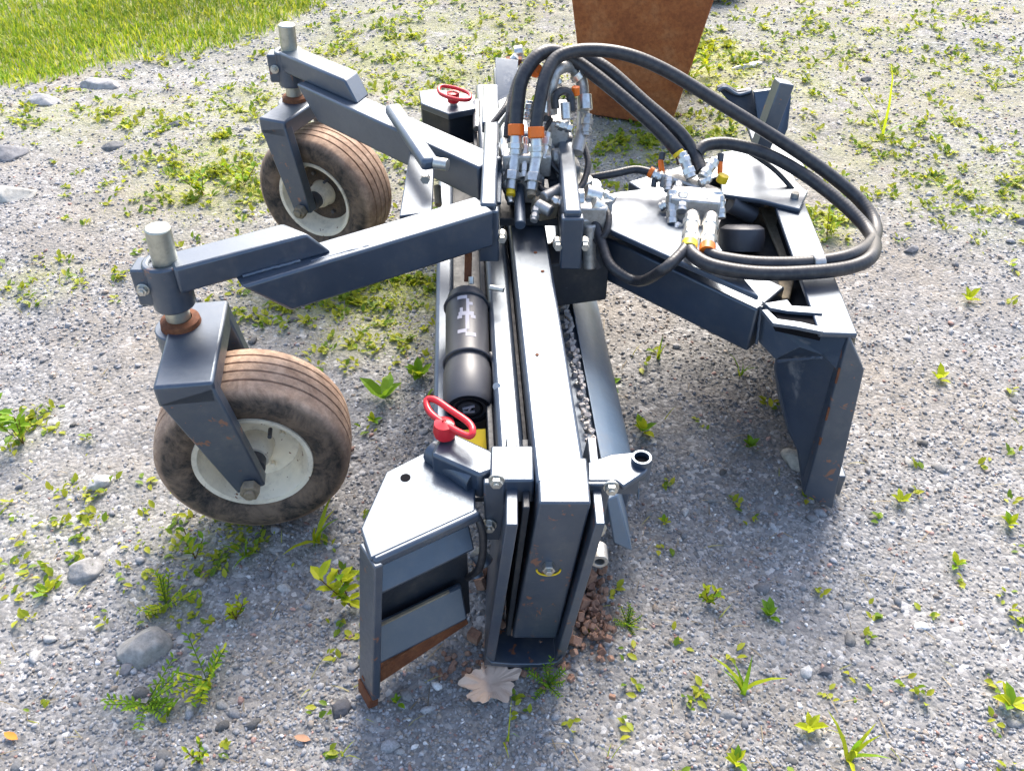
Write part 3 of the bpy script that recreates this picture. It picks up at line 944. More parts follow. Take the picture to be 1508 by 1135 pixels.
# ------------------------------------------------------------------ caster arms
def caster(sgn, stem_xy, lean, hub, yaw, leg_dir):
    """sgn -1: near caster, +1: far caster; mirrored about the centre line."""
    Yc = 2.0
    def m(p):
        return (p[0], p[1], p[2]) if sgn < 0 else (p[0], 2 * Yc - p[1], p[2])
    if sgn < 0: a, b = (-.535, 1.440, .520), (-.060, 1.735, .520)
    else: a, b = (-.575, 2.450, .520), (-.050, 1.935, .520)
    def sidebeam(a, b, w, h, e0, e1, skew=0):
        a = Vector(a); b = Vector(b); d, s_, u = frame(b - a)
        if s_.y > 0: s_ = -s_
        p = [a + u * h / 2, b + u * h / 2, b - u * h / 2 + d * e1, a - u * h / 2 + d * e0]
        q_ = [p[0] + d * 0, p[1] - d * skew, p[2] - d * skew, p[3]]
        m_ = MB(); m_.add([x + s_ * w / 2 for x in p] + [x - s_ * w / 2 for x in q_],
              [(0, 1, 2, 3), (4, 7, 6, 5), (0, 4, 5, 1), (1, 5, 6, 2), (2, 6, 7, 3), (3, 7, 4, 0)])
        return m_
    mb = sidebeam(a, b, .080, .088, .085, 0)
    arm = mb.build('caster_arm', M['navy'], rake, .006)
    if sgn < 0: a2, b2 = (-.640, 1.412, .590), (-.415, 1.540, .590)
    else: a2, b2 = (-.640, 2.540, .590), (-.420, 2.330, .590)
    mb = sidebeam(a2, b2, .066, .056, 0, .045, .03)
    mb.build('upper_arm', M['navy'], arm, .006)
    sx, sy = stem_xy
    mb = MB()
    mb.lathe((sx, sy, .515), (0, 0, 1), [(0, .026), (0, .040), (.100, .040), (.100, .026)], 28, True)
    mb.box((sx - .030, sy, .568), (.056, .050, .080))
    mb.build('collar', M['navy_worn'], arm, .004)
    bolt_y(arm, sx - .040, sy - .026, .568, .010)
    # fork: stem, base ring, top tube, two legs
    top = .46
    mb = MB()
    mb.cyl((sx - .004, sy, top - .02), (sx + .008, sy, .685), .0235, n=28)
    fork = mb.build('fork_stem', M['stem'], rake, .003)
    mb = MB(); mb.lathe((sx, sy, top + .004), (0, 0, 1), [(0, .024), (0, .040), (.016, .038), (.020, .024)], 28, True)
    mb.build('base_ring', M['rust'], fork)
    mb = MB(); mb.lathe((sx, sy, top - .045), (0, 0, 1), [(0, .01), (0, .052), (.050, .052), (.050, .01)], 28)
    mb.build('stem_boss', M['navy'], fork, .002)
    ca_, sa_ = math.cos(yaw), math.sin(yaw)
    ax = Vector((sa_, -ca_, 0))                # wheel axle, towards the camera
    sd = Vector((ca_, sa_, 0))
    hub = Vector(hub)
    topc = hub + sd * leg_dir
    topc.z = top - .015
    mb = MB()
    fw = .108 if sgn < 0 else .088
    mb.beam(topc + ax * .135, topc - ax * .135, fw, .050)
    mb.build('fork_top', M['navy'], fork, .006)
    for side in (1, -1):
        mb = MB()
        t0 = topc + ax * side * .118 + Vector((0, 0, -.0))
        t1 = hub + ax * side * .118 + Vector((0, 0, -.012))
        mb.beam(t0, t1, .034, fw, up=tuple(sd), h2=.060)
        mb.build('leg', M['navy_worn'], fork, .004)
    # wheel
    mb = MB(); mb.cyl(hub + ax * .145, hub - ax * .145, .012, n=18)
    wheel = mb.build('wheel_axle', M['zinc'], rake)
    mb = MB(); mb.hexnut(hub + ax * .137, hub + ax * .158, .020)
    mb.cyl(hub + ax * .158, hub + ax * .166, .011, n=14); mb.build('axle_nut', M['tan'], wheel, .001)
    # tyre: rounded carcass with ribs; h is offset along the axle
    Rr, T = .202, .079
    prof = [(-.058, .116), (-.066, .118), (-.076, .135), (-.082, .158), (-.079, .178), (-.070, .192)]
    ribs = []
    edges = np.linspace(-.066, .066, 6)
    for i in range(5):
        x0, x1 = edges[i] + .003, edges[i + 1] - .003
        cr = lambda h: Rr - (h / .07) ** 2 * .007
        ribs += [(x0, cr(x0)), (x1, cr(x1))]
        if i < 4:
            ribs += [(x1 + .0012, cr(x1) - .0045), (edges[i + 1] + .0018, cr(x1) - .0045)]
    prof = prof + ribs + [(-h, r) for h, r in prof[::-1]]
    mb = MB(); mb.lathe(hub, ax, prof, 84)
    ty = mb.build('tyre', M['tyre'], wheel, 0, 50)
    me = ty.data
    at_ = me.attributes.new('tread', 'FLOAT', 'POINT')
    vals = []
    for v in me.vertices:
        w_ = Vector(v.co) + ORG - hub
        h = w_.dot(ax); r = (w_ - ax * h).length
        vals.append(min(1, max(0, (r - .178) / .014)))
    at_.data.foreach_set('value', vals)
    # rim: lip, well, dished disc and hub barrel
    prof = [(.058, .118), (.066, .124), (.072, .122), (.070, .112), (.060, .106), (.030, .098), (.012, .090), (.006, .060), (.010, .040), (.045, .036), (.060, .030), (.060, .012)]
    mb = MB(); mb.lathe(hub, ax, prof, 56)
    mb.lathe(hub, -ax, prof, 56)
    mb.build('rim', M['rim'], wheel, 0, 40)
    for k in range(4):
        mb = MB()
        t = k * math.pi / 2 + .4
        c = hub + ax * .010 + (sd * math.cos(t) + Vector((0, 0, math.sin(t)))) * .066
        mb.cyl(c, c + ax * .010, .0065, n=6)
        mb.build('lug_nut', M['rim'] if sgn < 0 else M['black_plastic'], wheel, .001)
    mb = MB(); mb.cyl(hub + ax * .055, hub + ax * .085, .026, n=20)
    mb.build('hub_cap', M['black_plastic'], wheel, .001)
    if sgn > 0:  # dark mottled brown disc over the centre of the far rim
        mb = MB(); mb.lathe(hub, ax, [(.009, .093), (.013, .092), (.010, .062), (.014, .042)], 40)
        mb.build('dark_hub_disc', M['hub_dark'], wheel, 0)
    mb = MB(); q = hub + ax * .045 + (sd * .55 + Vector((0, 0, .83))) * .082
    mb.cyl(q, q + ax * .025, .0045, n=8); mb.build('valve', M['black_plastic'], wheel)
    return fork
caster(-1, (-.656, 1.420), 0, (-.548, 1.372, .196), R(8), -.070)
caster(+1, (-.640, 2.545), 0, (-.580, 2.500, .196), R(-22), -.055)

# strut plate between the arms, angled bar on the far arm
mb = MB(); mb.prism([(-0.250, 1.740, 0.530), (-0.179, 1.759, 0.530), (-0.191, 2.031, 0.530), (-0.256, 2.077, 0.530)], (0, 0, -.012))
mb.build('cross_plate', M['navy'], rake, .003)
mb = MB(); mb.beam((-0.304, 2.175, 0.595), (-0.186, 1.867, 0.590), .042, .030)
mb.build('angled_bar', M['dusty'], rake, .010)
mb = MB(); q = Vector((-0.177, 1.877, 0.590)); mb.cyl(q, q + Vector((.03, -.01, 0)), .014, n=14); mb.hexnut(q + Vector((-.02, -.03, -.02)), q + Vector((-.02, -.045, -.02)), .011)
mb.build('bar_bolt', M['zinc'], rake)
mb = MB(); mb.cyl((-0.186, 2.000, 0.467), (-0.181, 1.950, 0.443), .009, n=10); mb.build('grease_nipple', M['tan'], rake)

# ------------------------------------------------------------------ centre bracket and fittings
for (x, w_, y0_, y1_) in ((-.052, .036, 1.722, 2.16), (.131, .038, 1.69, 2.30)):
    mb = MB(); mb.box((x, (y0_ + y1_) / 2, .502), (w_, y1_ - y0_, .135))
    pst = mb.build('clamp_cheek', M['navy'], rake, .006)
    mb = MB(); mb.box((x, y0_ + .004, .492), (w_ + .010, .026, .128)); mb.build('cheek_end', M['navy'], pst, .004)
    for dx in (-.030, .030):
        p = (x + dx, y0_ - .003, .487)
        mb = MB(); mb.cyl((p[0], p[1] + .02, p[2]), (p[0], p[1], p[2]), .011, n=16); mb.hexnut((p[0], p[1], p[2]), (p[0], p[1] - .012, p[2]), .009)
        mb.build('bolt', M['zinc'], pst, .0005)
mb = MB(); mb.box((.04, 2.02, .440), (.14, .30, .02)); mb.build('saddle_plate', M['navy_shaded'], rake, .002)
# swing cylinder rod and barrel
mb = MB(); mb.cyl((0.019, 1.800, 0.472), (0.017, 1.980, 0.501), .013, n=20); cyb = mb.build('swing_cylinder', M['dusty'], rake, .002)
mb = MB(); mb.cyl((0.017, 1.980, 0.501), (0.017, 2.040, 0.520), .020, n=20); mb.build('gland', M['alloy'], cyb, .002)
# valve block and the two ports with orange caps
q = (0.036, 1.980, 0.547)
mb = MB(); mb.box(q, (.115, .07, .055)); mb.box(add3(q, (0, -.01, -.06)), (.085, .06, .07))
vb = mb.build('valve_block', M['alloy'], rake, .004)
for px in (0, 1):
    a = ((0.008, 1.960, 0.571), (0.058, 1.940, 0.573))[px]; b = ((0.010, 1.980, 0.610), (0.057, 1.960, 0.612))[px]
    c = ((0.010, 1.990, 0.629), (0.056, 1.970, 0.631))[px]; dn = ((-0.003, 1.900, 0.510), (0.046, 1.880, 0.517))[px]
    mb = MB(); mb.cyl(a, b, .016, .013, n=18); mb.hexnut(L3(a, b, .3), L3(a, b, .6), .020)
    fit = mb.build('port_fitting', M['chrome'], rake, .001)
    mb = MB(); mb.cyl(b, L3(b, c, 1.2), .0195, n=20); mb.build('cap_band', M['orange'], fit, .002)
    mb = MB(); mb.cyl(a, dn, .014, n=16); mb.hexnut(L3(a, dn, .5), L3(a, dn, .75), .021); mb.build('lower_fitting', M['chrome'], fit, .001)
    mb = MB(); mb.cyl(dn, add3(dn, (0, -.012, -.008)), .011, n=14); mb.build('brass_tip', M['yellow'] if px == 0 else M['tan'], fit)
# triangular gusset
mb = MB(); mb.prism([(0.078, 2.050, 0.567), (0.119, 1.960, 0.500), (0.049, 1.960, 0.511)], (.0, .03, .0)); mb.build('gusset', M['navy_shaded'], rake, .003)
mb = MB(); mb.beam((0.087, 2.060, 0.563), (0.124, 1.960, 0.497), .012, .03); mb.build('gusset_edge', M['alloy'], rake, .003)
# fittings cluster behind
def part(name, mat, fn, parent=rake, bevel=.001, smooth=35):
    mb = MB(); fn(mb); return mb.build(name, M[mat], parent, bevel, smooth)
part('elbow_tube', 'alloy', lambda m: m.tube([(0.095, 2.050, 0.633), (0.093, 2.060, 0.696), (0.106, 2.080, 0.727), (0.141, 2.120, 0.722), (0.168, 2.120, 0.689), (0.174, 2.100, 0.643), (0.173, 2.060, 0.600), (0.158, 2.000, 0.557)], .015, 12, 6), bevel=0)
part('inner_elbow', 'hose', lambda m: m.tube([(0.103, 2.020, 0.659), (0.102, 2.030, 0.685), (0.122, 2.040, 0.694), (0.138, 2.040, 0.681), (0.142, 2.020, 0.651)], .010, 10, 6), bevel=0)
part('fitting_nut', 'chrome', lambda m: m.cyl((0.174, 2.080, 0.668), (0.177, 2.060, 0.639), .018, n=18))
part('fitting_nut', 'chrome', lambda m: m.cyl((0.125, 2.020, 0.673), (0.128, 2.000, 0.641), .012, n=14))
part('fitting_nut', 'chrome', lambda m: m.cyl((0.150, 2.100, 0.713), (0.160, 2.100, 0.700), .016, n=14))
part('fitting_nut', 'chrome', lambda m: m.cyl((0.073, 2.020, 0.676), (0.073, 2.000, 0.654), .012, n=14))
part('orange_cap', 'orange', lambda m: (m.cyl((0.052, 2.080, 0.718), (0.061, 2.100, 0.730), .013, n=14)), bevel=.002)
part('orange_cap', 'orange', lambda m: (m.cyl((0.151, 2.060, 0.696), (0.152, 2.060, 0.676), .010, n=14)), bevel=.002)
part('cast_body', 'alloy', lambda m: (m.box((0.114, 2.060, 0.574), (.05, .05, .09)), m.cyl((0.096, 2.000, 0.545), (0.122, 2.000, 0.545), .022, n=20), m.box((0.140, 2.000, 0.513), (.04, .05, .05), (.2, .3, .3))), bevel=.006)
part('plug', 'black_plastic', lambda m: (m.cyl((0.165, 2.060, 0.552), (0.182, 2.060, 0.552), .018, n=16), m.cyl((0.130, 2.050, 0.564), (0.144, 2.050, 0.560), .018, n=16)))
part('side_fitting', 'chrome', lambda m: (m.cyl((0.171, 1.860, 0.524), (0.206, 1.860, 0.513), .020, n=18), m.cyl((0.184, 1.820, 0.517), (0.210, 1.820, 0.496), .018, n=18), m.hexnut((0.145, 1.850, 0.515), (0.167, 1.850, 0.515), .022), m.box((0.202, 1.870, 0.494), (.05, .06, .03), (0, 0, .3))))
part('side_valve', 'alloy', lambda m: (m.box((0.181, 1.840, 0.485), (.07, .08, .06)), m.cyl((0.179, 1.800, 0.476), (0.183, 1.780, 0.369), .016, n=16), m.cyl((0.073, 1.860, 0.510), (0.125, 1.900, 0.517), .015, n=16), m.cyl((0.057, 1.840, 0.506), (0.091, 1.820, 0.496), .014, n=16)), bevel=.004)
part('side_pipe', 'black_plastic', lambda m: (m.tube([(0.149, 1.920, 0.517), (0.132, 1.900, 0.510), (0.115, 1.880, 0.499), (0.073, 1.840, 0.485)], .010, 10, 5), m.tube([(0.179, 1.840, 0.453), (0.179, 1.800, 0.421), (0.204, 1.800, 0.365)], .018, 10, 5)), bevel=0)
part('tower_plate', 'navy', lambda m: m.prism([(-0.052, 2.720, 0.515), (0.019, 2.720, 0.507), (0.006, 2.620, 0.456), (-0.047, 2.580, 0.447)], (0, .015, .01)), bevel=.002)
part('tower_brace', 'navy', lambda m: m.beam((0.020, 2.500, 0.516), (-0.050, 2.200, 0.533), .030, .02), bevel=.003)
part('tower_post', 'navy', lambda m: m.beam((-0.065, 2.600, 0.477), (-0.057, 2.220, 0.524), .045, .03), bevel=.004)
part('rear_pipe', 'hose', lambda m: m.tube([(-0.052, 2.150, 0.562), (-0.017, 2.200, 0.588), (-0.004, 2.250, 0.597)], .008), bevel=0)
part('far_cap', 'chrome', lambda m: (m.cyl((0.009, 2.850, 0.498), (0.035, 2.850, 0.503), .02, n=14), m.cyl((0.004, 2.800, 0.490), (0.017, 2.800, 0.503), .016, n=12)))
part('far_clip', 'rust', lambda m: m.box((0.006, 2.800, 0.490), (.05, .03, .02)), bevel=.002)

# ------------------------------------------------------------------ neck (two legs spreading to the hitch frame)
mb = MB(); mb.beam((0.193, 1.930, 0.371), (0.564, 1.595, 0.353), .12, .115)
nk = mb.build('neck_leg', M['navy'], rake, .005)
mb = MB(); mb.beam((0.385, 1.660, 0.440), (0.477, 1.580, 0.425), .003, .004); 
mb = MB(); mb.beam((0.322, 2.019, 0.400), (0.638, 2.208, 0.400), .10, .10)
mb.build('neck_leg', M['navy'], rake, .005)
mb = MB(); mb.prism([(0.177, 1.916, 0.465), (0.253, 1.975, 0.465), (0.418, 2.014, 0.465), (0.453, 1.818, 0.465), (0.477, 1.656, 0.465), (0.513, 1.522, 0.465), (0.366, 1.659, 0.465), (0.205, 1.812, 0.465)], (0, 0, -.014))
mb.build('neck_deck', M['dusty'], rake, .003)
mb = MB(); mb.cyl((.165, 1.95, .30), (.165, 1.95, .50), .055, n=32); mb.build('king_pin_boss', M['navy'], rake, .004)
mb = MB(); mb.cyl((.165, 1.95, .50), (.165, 1.95, .515), .03, n=24); mb.build('king_pin', M['zinc'], rake, .002)
mb = MB(); mb.beam((.05, 1.80, .33), (.22, 1.84, .33), .10, .12); mb.build('pivot_block', M['navy_shaded'], rake, .004)
# rear deck sheet over the far leg
mb = MB(); mb.prism([(0.554, 2.189, 0.470), (0.657, 2.222, 0.470), (0.728, 1.969, 0.470), (0.686, 1.880, 0.470), (0.602, 1.927, 0.470), (0.512, 1.955, 0.470)], (0, 0, -.012))
mb.build('rear_deck', M['navy'], rake, .003)
mb = MB(); q = (0.688, 1.941, 0.470); mb.cyl(q, add3(q, (0, 0, .012)), .010, n=14); mb.build('bolt', M['zinc'], rake)

# hitch frame: top flange strip, sheet facing the loader, near and far cheeks
T0, T1 = Vector((.675, 1.40, .455)), Vector((.735, 2.42, .455))
hd = (T1 - T0).normalized(); hs = Vector((hd.y, -hd.x, 0))
def hp(t, out, z):
    return Vector((T0.x, T0.y, 0)) + hd * t + hs * out + Vector((0, 0, z))
mb = MB(); mb.beam(hp(.0, -.03, .452), hp(1.04, -.03, .452), .075, .012); hf = mb.build('hitch_top', M['navy'], rake, .003)
mb = MB(); mb.prism([hp(.02, .012, .45), hp(.02, .075, .02), hp(.02, .067, .02), hp(.02, .004, .45)], hd * 1.0)
mb.build('hitch_sheet', M['tan'], rake, .002)
mb = MB(); mb.beam(hp(.0, .070, .030), hp(1.04, .070, .030), .022, .06); mb.build('hitch_toe', M['navy_worn'], rake, .003)
# near cheek: outer strip facing the camera
a, b, c, d_ = (0.666, 1.400, 0.454), (0.707, 1.375, 0.384), (0.725, 1.350, 0.001), (0.655, 1.360, 0.040)
mb = MB(); mb.prism([a, b, c, d_], (0, .030, .006)); ck = mb.build('hitch_cheek', M['navy_worn'], rake, .003)
for f0, f1 in ((.18, .27), (.42, .50), (.62, .66)):
    e0, e1 = (0.662, 1.394, 0.455), (0.657, 1.354, 0.050)
    mb = MB(); mb.beam(L3(e0, e1, f0), L3(e0, e1, f1), .004, .004); mb.build('rust_edge', M['rust'], ck)
# inner dark web with its arch cut
arch = [(0.672, 1.420, 0.439), (0.679, 1.410, 0.331), (0.681, 1.400, 0.226), (0.674, 1.390, 0.003), (0.647, 1.420, 0.108), (0.622, 1.440, 0.148), (0.593, 1.470, 0.223), (0.578, 1.500, 0.285), (0.578, 1.500, 0.336), (0.599, 1.470, 0.382), (0.617, 1.450, 0.406)]
mb = MB(); mb.prism(arch, (-.004, .014, .0)); mb.build('hitch_web', M['navy'], rake, .002)
# hook box at the top near corner
bx = [(0.538, 1.560, 0.418), (0.551, 1.500, 0.415), (0.668, 1.405, 0.450), (0.675, 1.405, 0.409), (0.665, 1.405, 0.362), (0.635, 1.420, 0.387), (0.592, 1.440, 0.393), (0.571, 1.500, 0.313), (0.548, 1.560, 0.314)]
mb = MB(); mb.prism(bx, (.0, .014, .004)); hb = mb.build('hook_face', M['dusty'], rake, .003)
for (p, q_, wd) in (((1124, 446), (1160, 442), .010), ((1124, 446), (1142, 474), .010), ((1142, 474), (1232, 488), .010)):
    pass
mb = MB(); mb.prism([(0.520, 1.501, 0.462), (0.570, 1.514, 0.462), (0.574, 1.492, 0.462), (0.625, 1.487, 0.462), (0.630, 1.463, 0.462), (0.561, 1.472, 0.462), (0.527, 1.484, 0.462)], (0, 0, -.008))
mb.build('hook_rim', M['dusty'], rake, .001)
mb = MB(); mb.prism([(0.521, 1.479, 0.462), (0.534, 1.446, 0.462), (0.579, 1.435, 0.462), (0.620, 1.416, 0.462), (0.613, 1.401, 0.462), (0.564, 1.419, 0.462), (0.521, 1.430, 0.462), (0.509, 1.477, 0.462)], (0, 0, -.008))
mb.build('hook_rim', M['dusty'], rake, .001)
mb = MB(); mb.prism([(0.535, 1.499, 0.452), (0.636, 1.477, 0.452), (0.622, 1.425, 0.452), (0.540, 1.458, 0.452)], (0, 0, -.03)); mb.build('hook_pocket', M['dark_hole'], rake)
# floor of the hitch box
mb = MB(); mb.prism([(0.585, 2.168, 0.360), (0.758, 2.092, 0.360), (0.701, 1.625, 0.360), (0.568, 1.606, 0.360), (0.461, 1.779, 0.360)], (0, 0, -.012)); mb.build('hitch_floor', M['navy_shaded'], rake, .002)
mb = MB(); mb.prism([(0.640, 2.050, 0.385), (0.697, 2.050, 0.385), (0.685, 1.805, 0.385), (0.639, 1.805, 0.385)], (0, 0, -.01)); mb.build('dirt_ledge', M['tan'], rake, .004)
mb = MB(); mb.prism([(0.615, 1.725, 0.385), (0.655, 1.725, 0.385), (0.619, 1.629, 0.385), (0.598, 1.629, 0.385)], (0, 0, -.01)); mb.build('dirt_ledge', M['tan'], rake, .004)
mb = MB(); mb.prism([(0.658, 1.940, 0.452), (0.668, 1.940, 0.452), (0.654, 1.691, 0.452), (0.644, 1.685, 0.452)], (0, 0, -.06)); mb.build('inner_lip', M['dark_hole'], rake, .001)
# dark pin bosses in the recess
mb = MB(); mb.lathe((0.554, 1.860, 0.404), (0, .45, .9), [(-.03, .002), (-.03, .052), (0, .055), (.022, .052), (.03, .040), (.032, .002)], 36); bs = mb.build('latch_boss', M['black_plastic'], rake, .001)
mb = MB(); mb.cyl((0.517, 1.860, 0.428), (0.586, 1.860, 0.423), .007, n=14); mb.build('latch_pin', M['zinc'], bs)
mb = MB(); mb.cyl((0.536, 1.950, 0.447), (0.600, 1.950, 0.413), .022, n=16); mb.box((0.583, 2.000, 0.427), (.10, .03, .02)); mb.build('latch_spring', M['black_plastic'], rake, .002)
# far hook and upright post
part('far_hook', 'navy_shaded', lambda m: m.prism([(0.591, 2.500, 0.520), (0.613, 2.500, 0.530), (0.652, 2.500, 0.510), (0.694, 2.500, 0.516), (0.712, 2.440, 0.452), (0.655, 2.460, 0.464)], (0, .02, 0)), bevel=.003)
part('far_hook_rim', 'navy', lambda m: m.tube([(0.594, 2.490, 0.516), (0.612, 2.490, 0.526), (0.650, 2.490, 0.506), (0.688, 2.490, 0.514)], .006, 8, 5), bevel=0)
part('far_cheek', 'navy', lambda m: m.prism([(0.688, 2.460, 0.524), (0.738, 2.440, 0.540), (0.791, 2.440, 0.524), (0.787, 2.400, 0.441), (0.734, 2.300, 0.395), (0.717, 2.440, 0.423)], (0, .014, 0)), bevel=.002)
mb = MB(); mb.beam((0.675, 2.160, 0.671), (0.641, 2.140, 0.508), .038, .05, up=(0, 1, .2)); mb.build('upright_post', M['navy_worn'], rake, .003)
part('post_base', 'navy', lambda m: m.prism([(0.667, 2.261, 0.460), (0.738, 2.291, 0.460), (0.763, 2.126, 0.460), (0.734, 2.107, 0.460)], (0, 0, -.012)), bevel=.002)

# ------------------------------------------------------------------ manifold on the neck
mf = part('manifold', 'alloy', lambda m: (m.beam((0.365, 1.970, 0.506), (0.498, 1.920, 0.478), .034, .036), m.box((0.431, 1.870, 0.479), (.115, .07, .075), (0, 0, -.2)), m.box((0.473, 1.900, 0.474), (.05, .05, .06), (0, 0, .1))), bevel=.005)
for a, b, r in (((990, 285, 1.90), (990, 325, 1.85), .012), ((1004, 290, 1.88), (1006, 318, 1.84), .014), ((1052, 285, 1.9), (1056, 320, 1.86), .014), ((1034, 290, 1.88), (1036, 312, 1.85), .013)):
    pass
def fitting(a, b, r, mat='chrome', name='manifold_fitting', nut=True):
    r = r * 1.12
    mb = MB(); mb.cyl(a, b, r, n=16)
    if nut:
        mb.hexnut(L3(a, b, .15), L3(a, b, .38), r * 1.22); mb.hexnut(L3(a, b, .62), L3(a, b, .82), r * 1.18)
    return mb.build(name, M[mat], mf, .0008)
fitting((0.376, 1.880, 0.517), (0.374, 1.820, 0.464), .011)
fitting((0.400, 1.870, 0.515), (0.394, 1.830, 0.491), .012)
fitting((0.482, 1.880, 0.513), (0.488, 1.840, 0.467), .013)
fitting((0.413, 1.800, 0.497), (0.388, 1.675, 0.500), .0145)
fitting((0.457, 1.800, 0.493), (0.425, 1.663, 0.500), .0145)
fitting((0.430, 1.940, 0.521), (0.407, 1.980, 0.565), .012)
fitting((0.456, 1.940, 0.521), (0.488, 1.980, 0.547), .012)
fitting((0.440, 1.900, 0.495), (0.451, 1.840, 0.506), .012)
fitting((0.365, 1.970, 0.506), (0.344, 1.980, 0.512), .011)
fitting((0.388, 1.675, 0.500), (0.383, 1.652, 0.498), .0155, 'yellow', 'cap_band', False)
fitting((0.425, 1.663, 0.500), (0.420, 1.640, 0.497), .0155, 'orange', 'cap_band', False)
fitting((0.344, 1.980, 0.512), (0.335, 1.985, 0.515), .012, 'orange', 'cap_band', False)
fitting((0.403, 1.980, 0.560), (0.398, 1.985, 0.566), .013, 'yellow', 'cap_band', False)
fitting((0.366, 1.980, 0.512), (0.362, 2.000, 0.538), .006, 'orange', 'test_port', False)
fitting((0.364, 2.000, 0.538), (0.367, 2.010, 0.554), .007, 'black_plastic', 'test_port', False)
fitting((0.507, 1.980, 0.512), (0.508, 2.000, 0.534), .006, 'orange', 'test_port', False)
fitting((0.508, 2.000, 0.534), (0.509, 2.010, 0.551), .007, 'black_plastic', 'test_port', False)
fitting((0.508, 1.960, 0.500), (0.512, 1.960, 0.518), .012, 'yellow', 'test_port', False)
fitting((0.345, 1.960, 0.486), (0.347, 1.970, 0.502), .006, 'black_plastic', 'test_port', False)
fitting((0.350, 1.850, 0.454), (0.375, 1.850, 0.462), .007, 'alloy', 'test_port', False)

def hexfit(a, b, r, mat='chrome'):
    part('pipe_fitting', mat, lambda m: (m.cyl(a, b, r, n=14), m.hexnut(L3(a, b, .2), L3(a, b, .5), r * 1.35), m.hexnut(L3(a, b, .65), L3(a, b, .85), r * 1.25)))
hexfit((-0.020, 2.040, 0.572), (-0.016, 1.940, 0.521), .010); hexfit((0.033, 2.000, 0.594), (0.029, 1.920, 0.531), .009)
hexfit((0.084, 2.000, 0.607), (0.074, 1.950, 0.562), .011); hexfit((-0.016, 1.940, 0.521), (-0.003, 1.880, 0.485), .009)
hexfit((0.105, 2.040, 0.614), (0.145, 2.040, 0.600), .010); hexfit((0.118, 2.000, 0.555), (0.118, 1.950, 0.516), .010, 'alloy')
hexfit((0.042, 2.060, 0.660), (0.036, 2.030, 0.628), .010); hexfit((0.095, 2.100, 0.697), (0.118, 2.100, 0.690), .010)
hexfit((0.184, 2.060, 0.629), (0.178, 2.030, 0.587), .011, 'alloy'); hexfit((0.073, 1.880, 0.510), (0.117, 1.850, 0.501), .010)
hexfit((0.207, 1.880, 0.513), (0.240, 1.860, 0.503), .010); hexfit((0.161, 1.840, 0.496), (0.169, 1.800, 0.476), .011)
hexfit((0.060, 1.840, 0.503), (0.050, 1.800, 0.483), .009, 'alloy'); hexfit((0.131, 1.860, 0.495), (0.146, 1.830, 0.480), .009)
part('port_bracket', 'navy', lambda m: (m.prism([(-0.020, 2.060, 0.581), (0.095, 2.020, 0.592), (0.086, 2.000, 0.555), (-0.013, 2.040, 0.540)], (0, .012, .004))), bevel=.002)
part('mast_bracket', 'navy_shaded', lambda m: (m.prism([(0.086, 1.970, 0.506), (0.142, 1.970, 0.513), (0.134, 1.920, 0.478), (0.095, 1.920, 0.470)], (0, .014, 0))), bevel=.002)
part('guard_strap', 'dusty', lambda m: (m.beam((-0.027, 2.050, 0.557), (-0.033, 1.860, 0.495), .014, .010)), bevel=.002)
part('tan_block', 'tan', lambda m: (m.box((0.077, 1.860, 0.485), (.05, .05, .04), (.2, .1, .5))), bevel=.006)
for pts_, r__ in (([(-0.010, 2.040, 0.558), (-0.027, 2.000, 0.531), (-0.019, 1.920, 0.506), (0.003, 1.880, 0.485)], .006),
                  ([(0.095, 2.050, 0.620), (0.075, 2.000, 0.601), (0.085, 1.970, 0.559), (0.117, 1.950, 0.527)], .006),
                  ([(0.173, 2.040, 0.565), (0.184, 1.980, 0.540), (0.168, 1.920, 0.514), (0.134, 1.880, 0.502)], .008),
                  ([(0.055, 1.930, 0.526), (0.074, 1.900, 0.510), (0.110, 1.900, 0.506), (0.150, 1.940, 0.510)], .007),
                  ([(0.210, 1.860, 0.495), (0.224, 1.820, 0.486), (0.216, 1.780, 0.462), (0.192, 1.780, 0.441)], .008),
                  ([(0.027, 2.200, 0.696), (0.003, 2.150, 0.661), (-0.010, 2.080, 0.617), (-0.015, 2.040, 0.579)], .007)):
    part('short_hose', 'hose', lambda m: m.tube(pts_, r__, 10, 6), bevel=0)
for a_, b_, r_q in (((0.379, 1.950, 0.516), (0.374, 1.920, 0.496), .009), ((0.400, 1.930, 0.512), (0.388, 1.880, 0.499), .009), ((0.454, 1.900, 0.510), (0.447, 1.850, 0.480), .010),
                    ((0.479, 1.880, 0.492), (0.502, 1.880, 0.485), .010), ((0.390, 1.820, 0.464), (0.376, 1.800, 0.450), .009), ((0.449, 1.930, 0.512), (0.475, 1.940, 0.521), .009),
                    ((0.367, 1.880, 0.485), (0.352, 1.880, 0.474), .009)):
    fitting(a_, b_, r_q)

# weld beads along the main joints
def weld(a, b, parent=rake, r0=.0034):
    a = Vector(a); b = Vector(b); L = (b - a).length; n = max(3, int(L / .006))
    m_ = MB(); rr = random.Random(int(L * 1e4))
    pts = [a + (b - a) * k / n + Vector((rr.uniform(-1, 1), rr.uniform(-1, 1), rr.uniform(-1, 1))) * .0008 for k in range(n + 1)]
    m_.tube(pts, r0, 7, 2)
    m_.build('weld_bead', M['dusty'], parent, 0, 60)
weld((-.42, 1.497, .566), (-.52, 1.44, .566)); weld((-.40, 1.50, .562), (-.29, 1.56, .562))
weld((-.068, 1.700, .474), (-.068, 1.700, .560))
weld((0.532, 1.550, 0.421), (0.539, 1.550, 0.320)); weld((0.216, 1.900, 0.400), (0.250, 1.900, 0.298))
weld((0.573, 1.490, 0.318), (0.629, 1.410, 0.392))

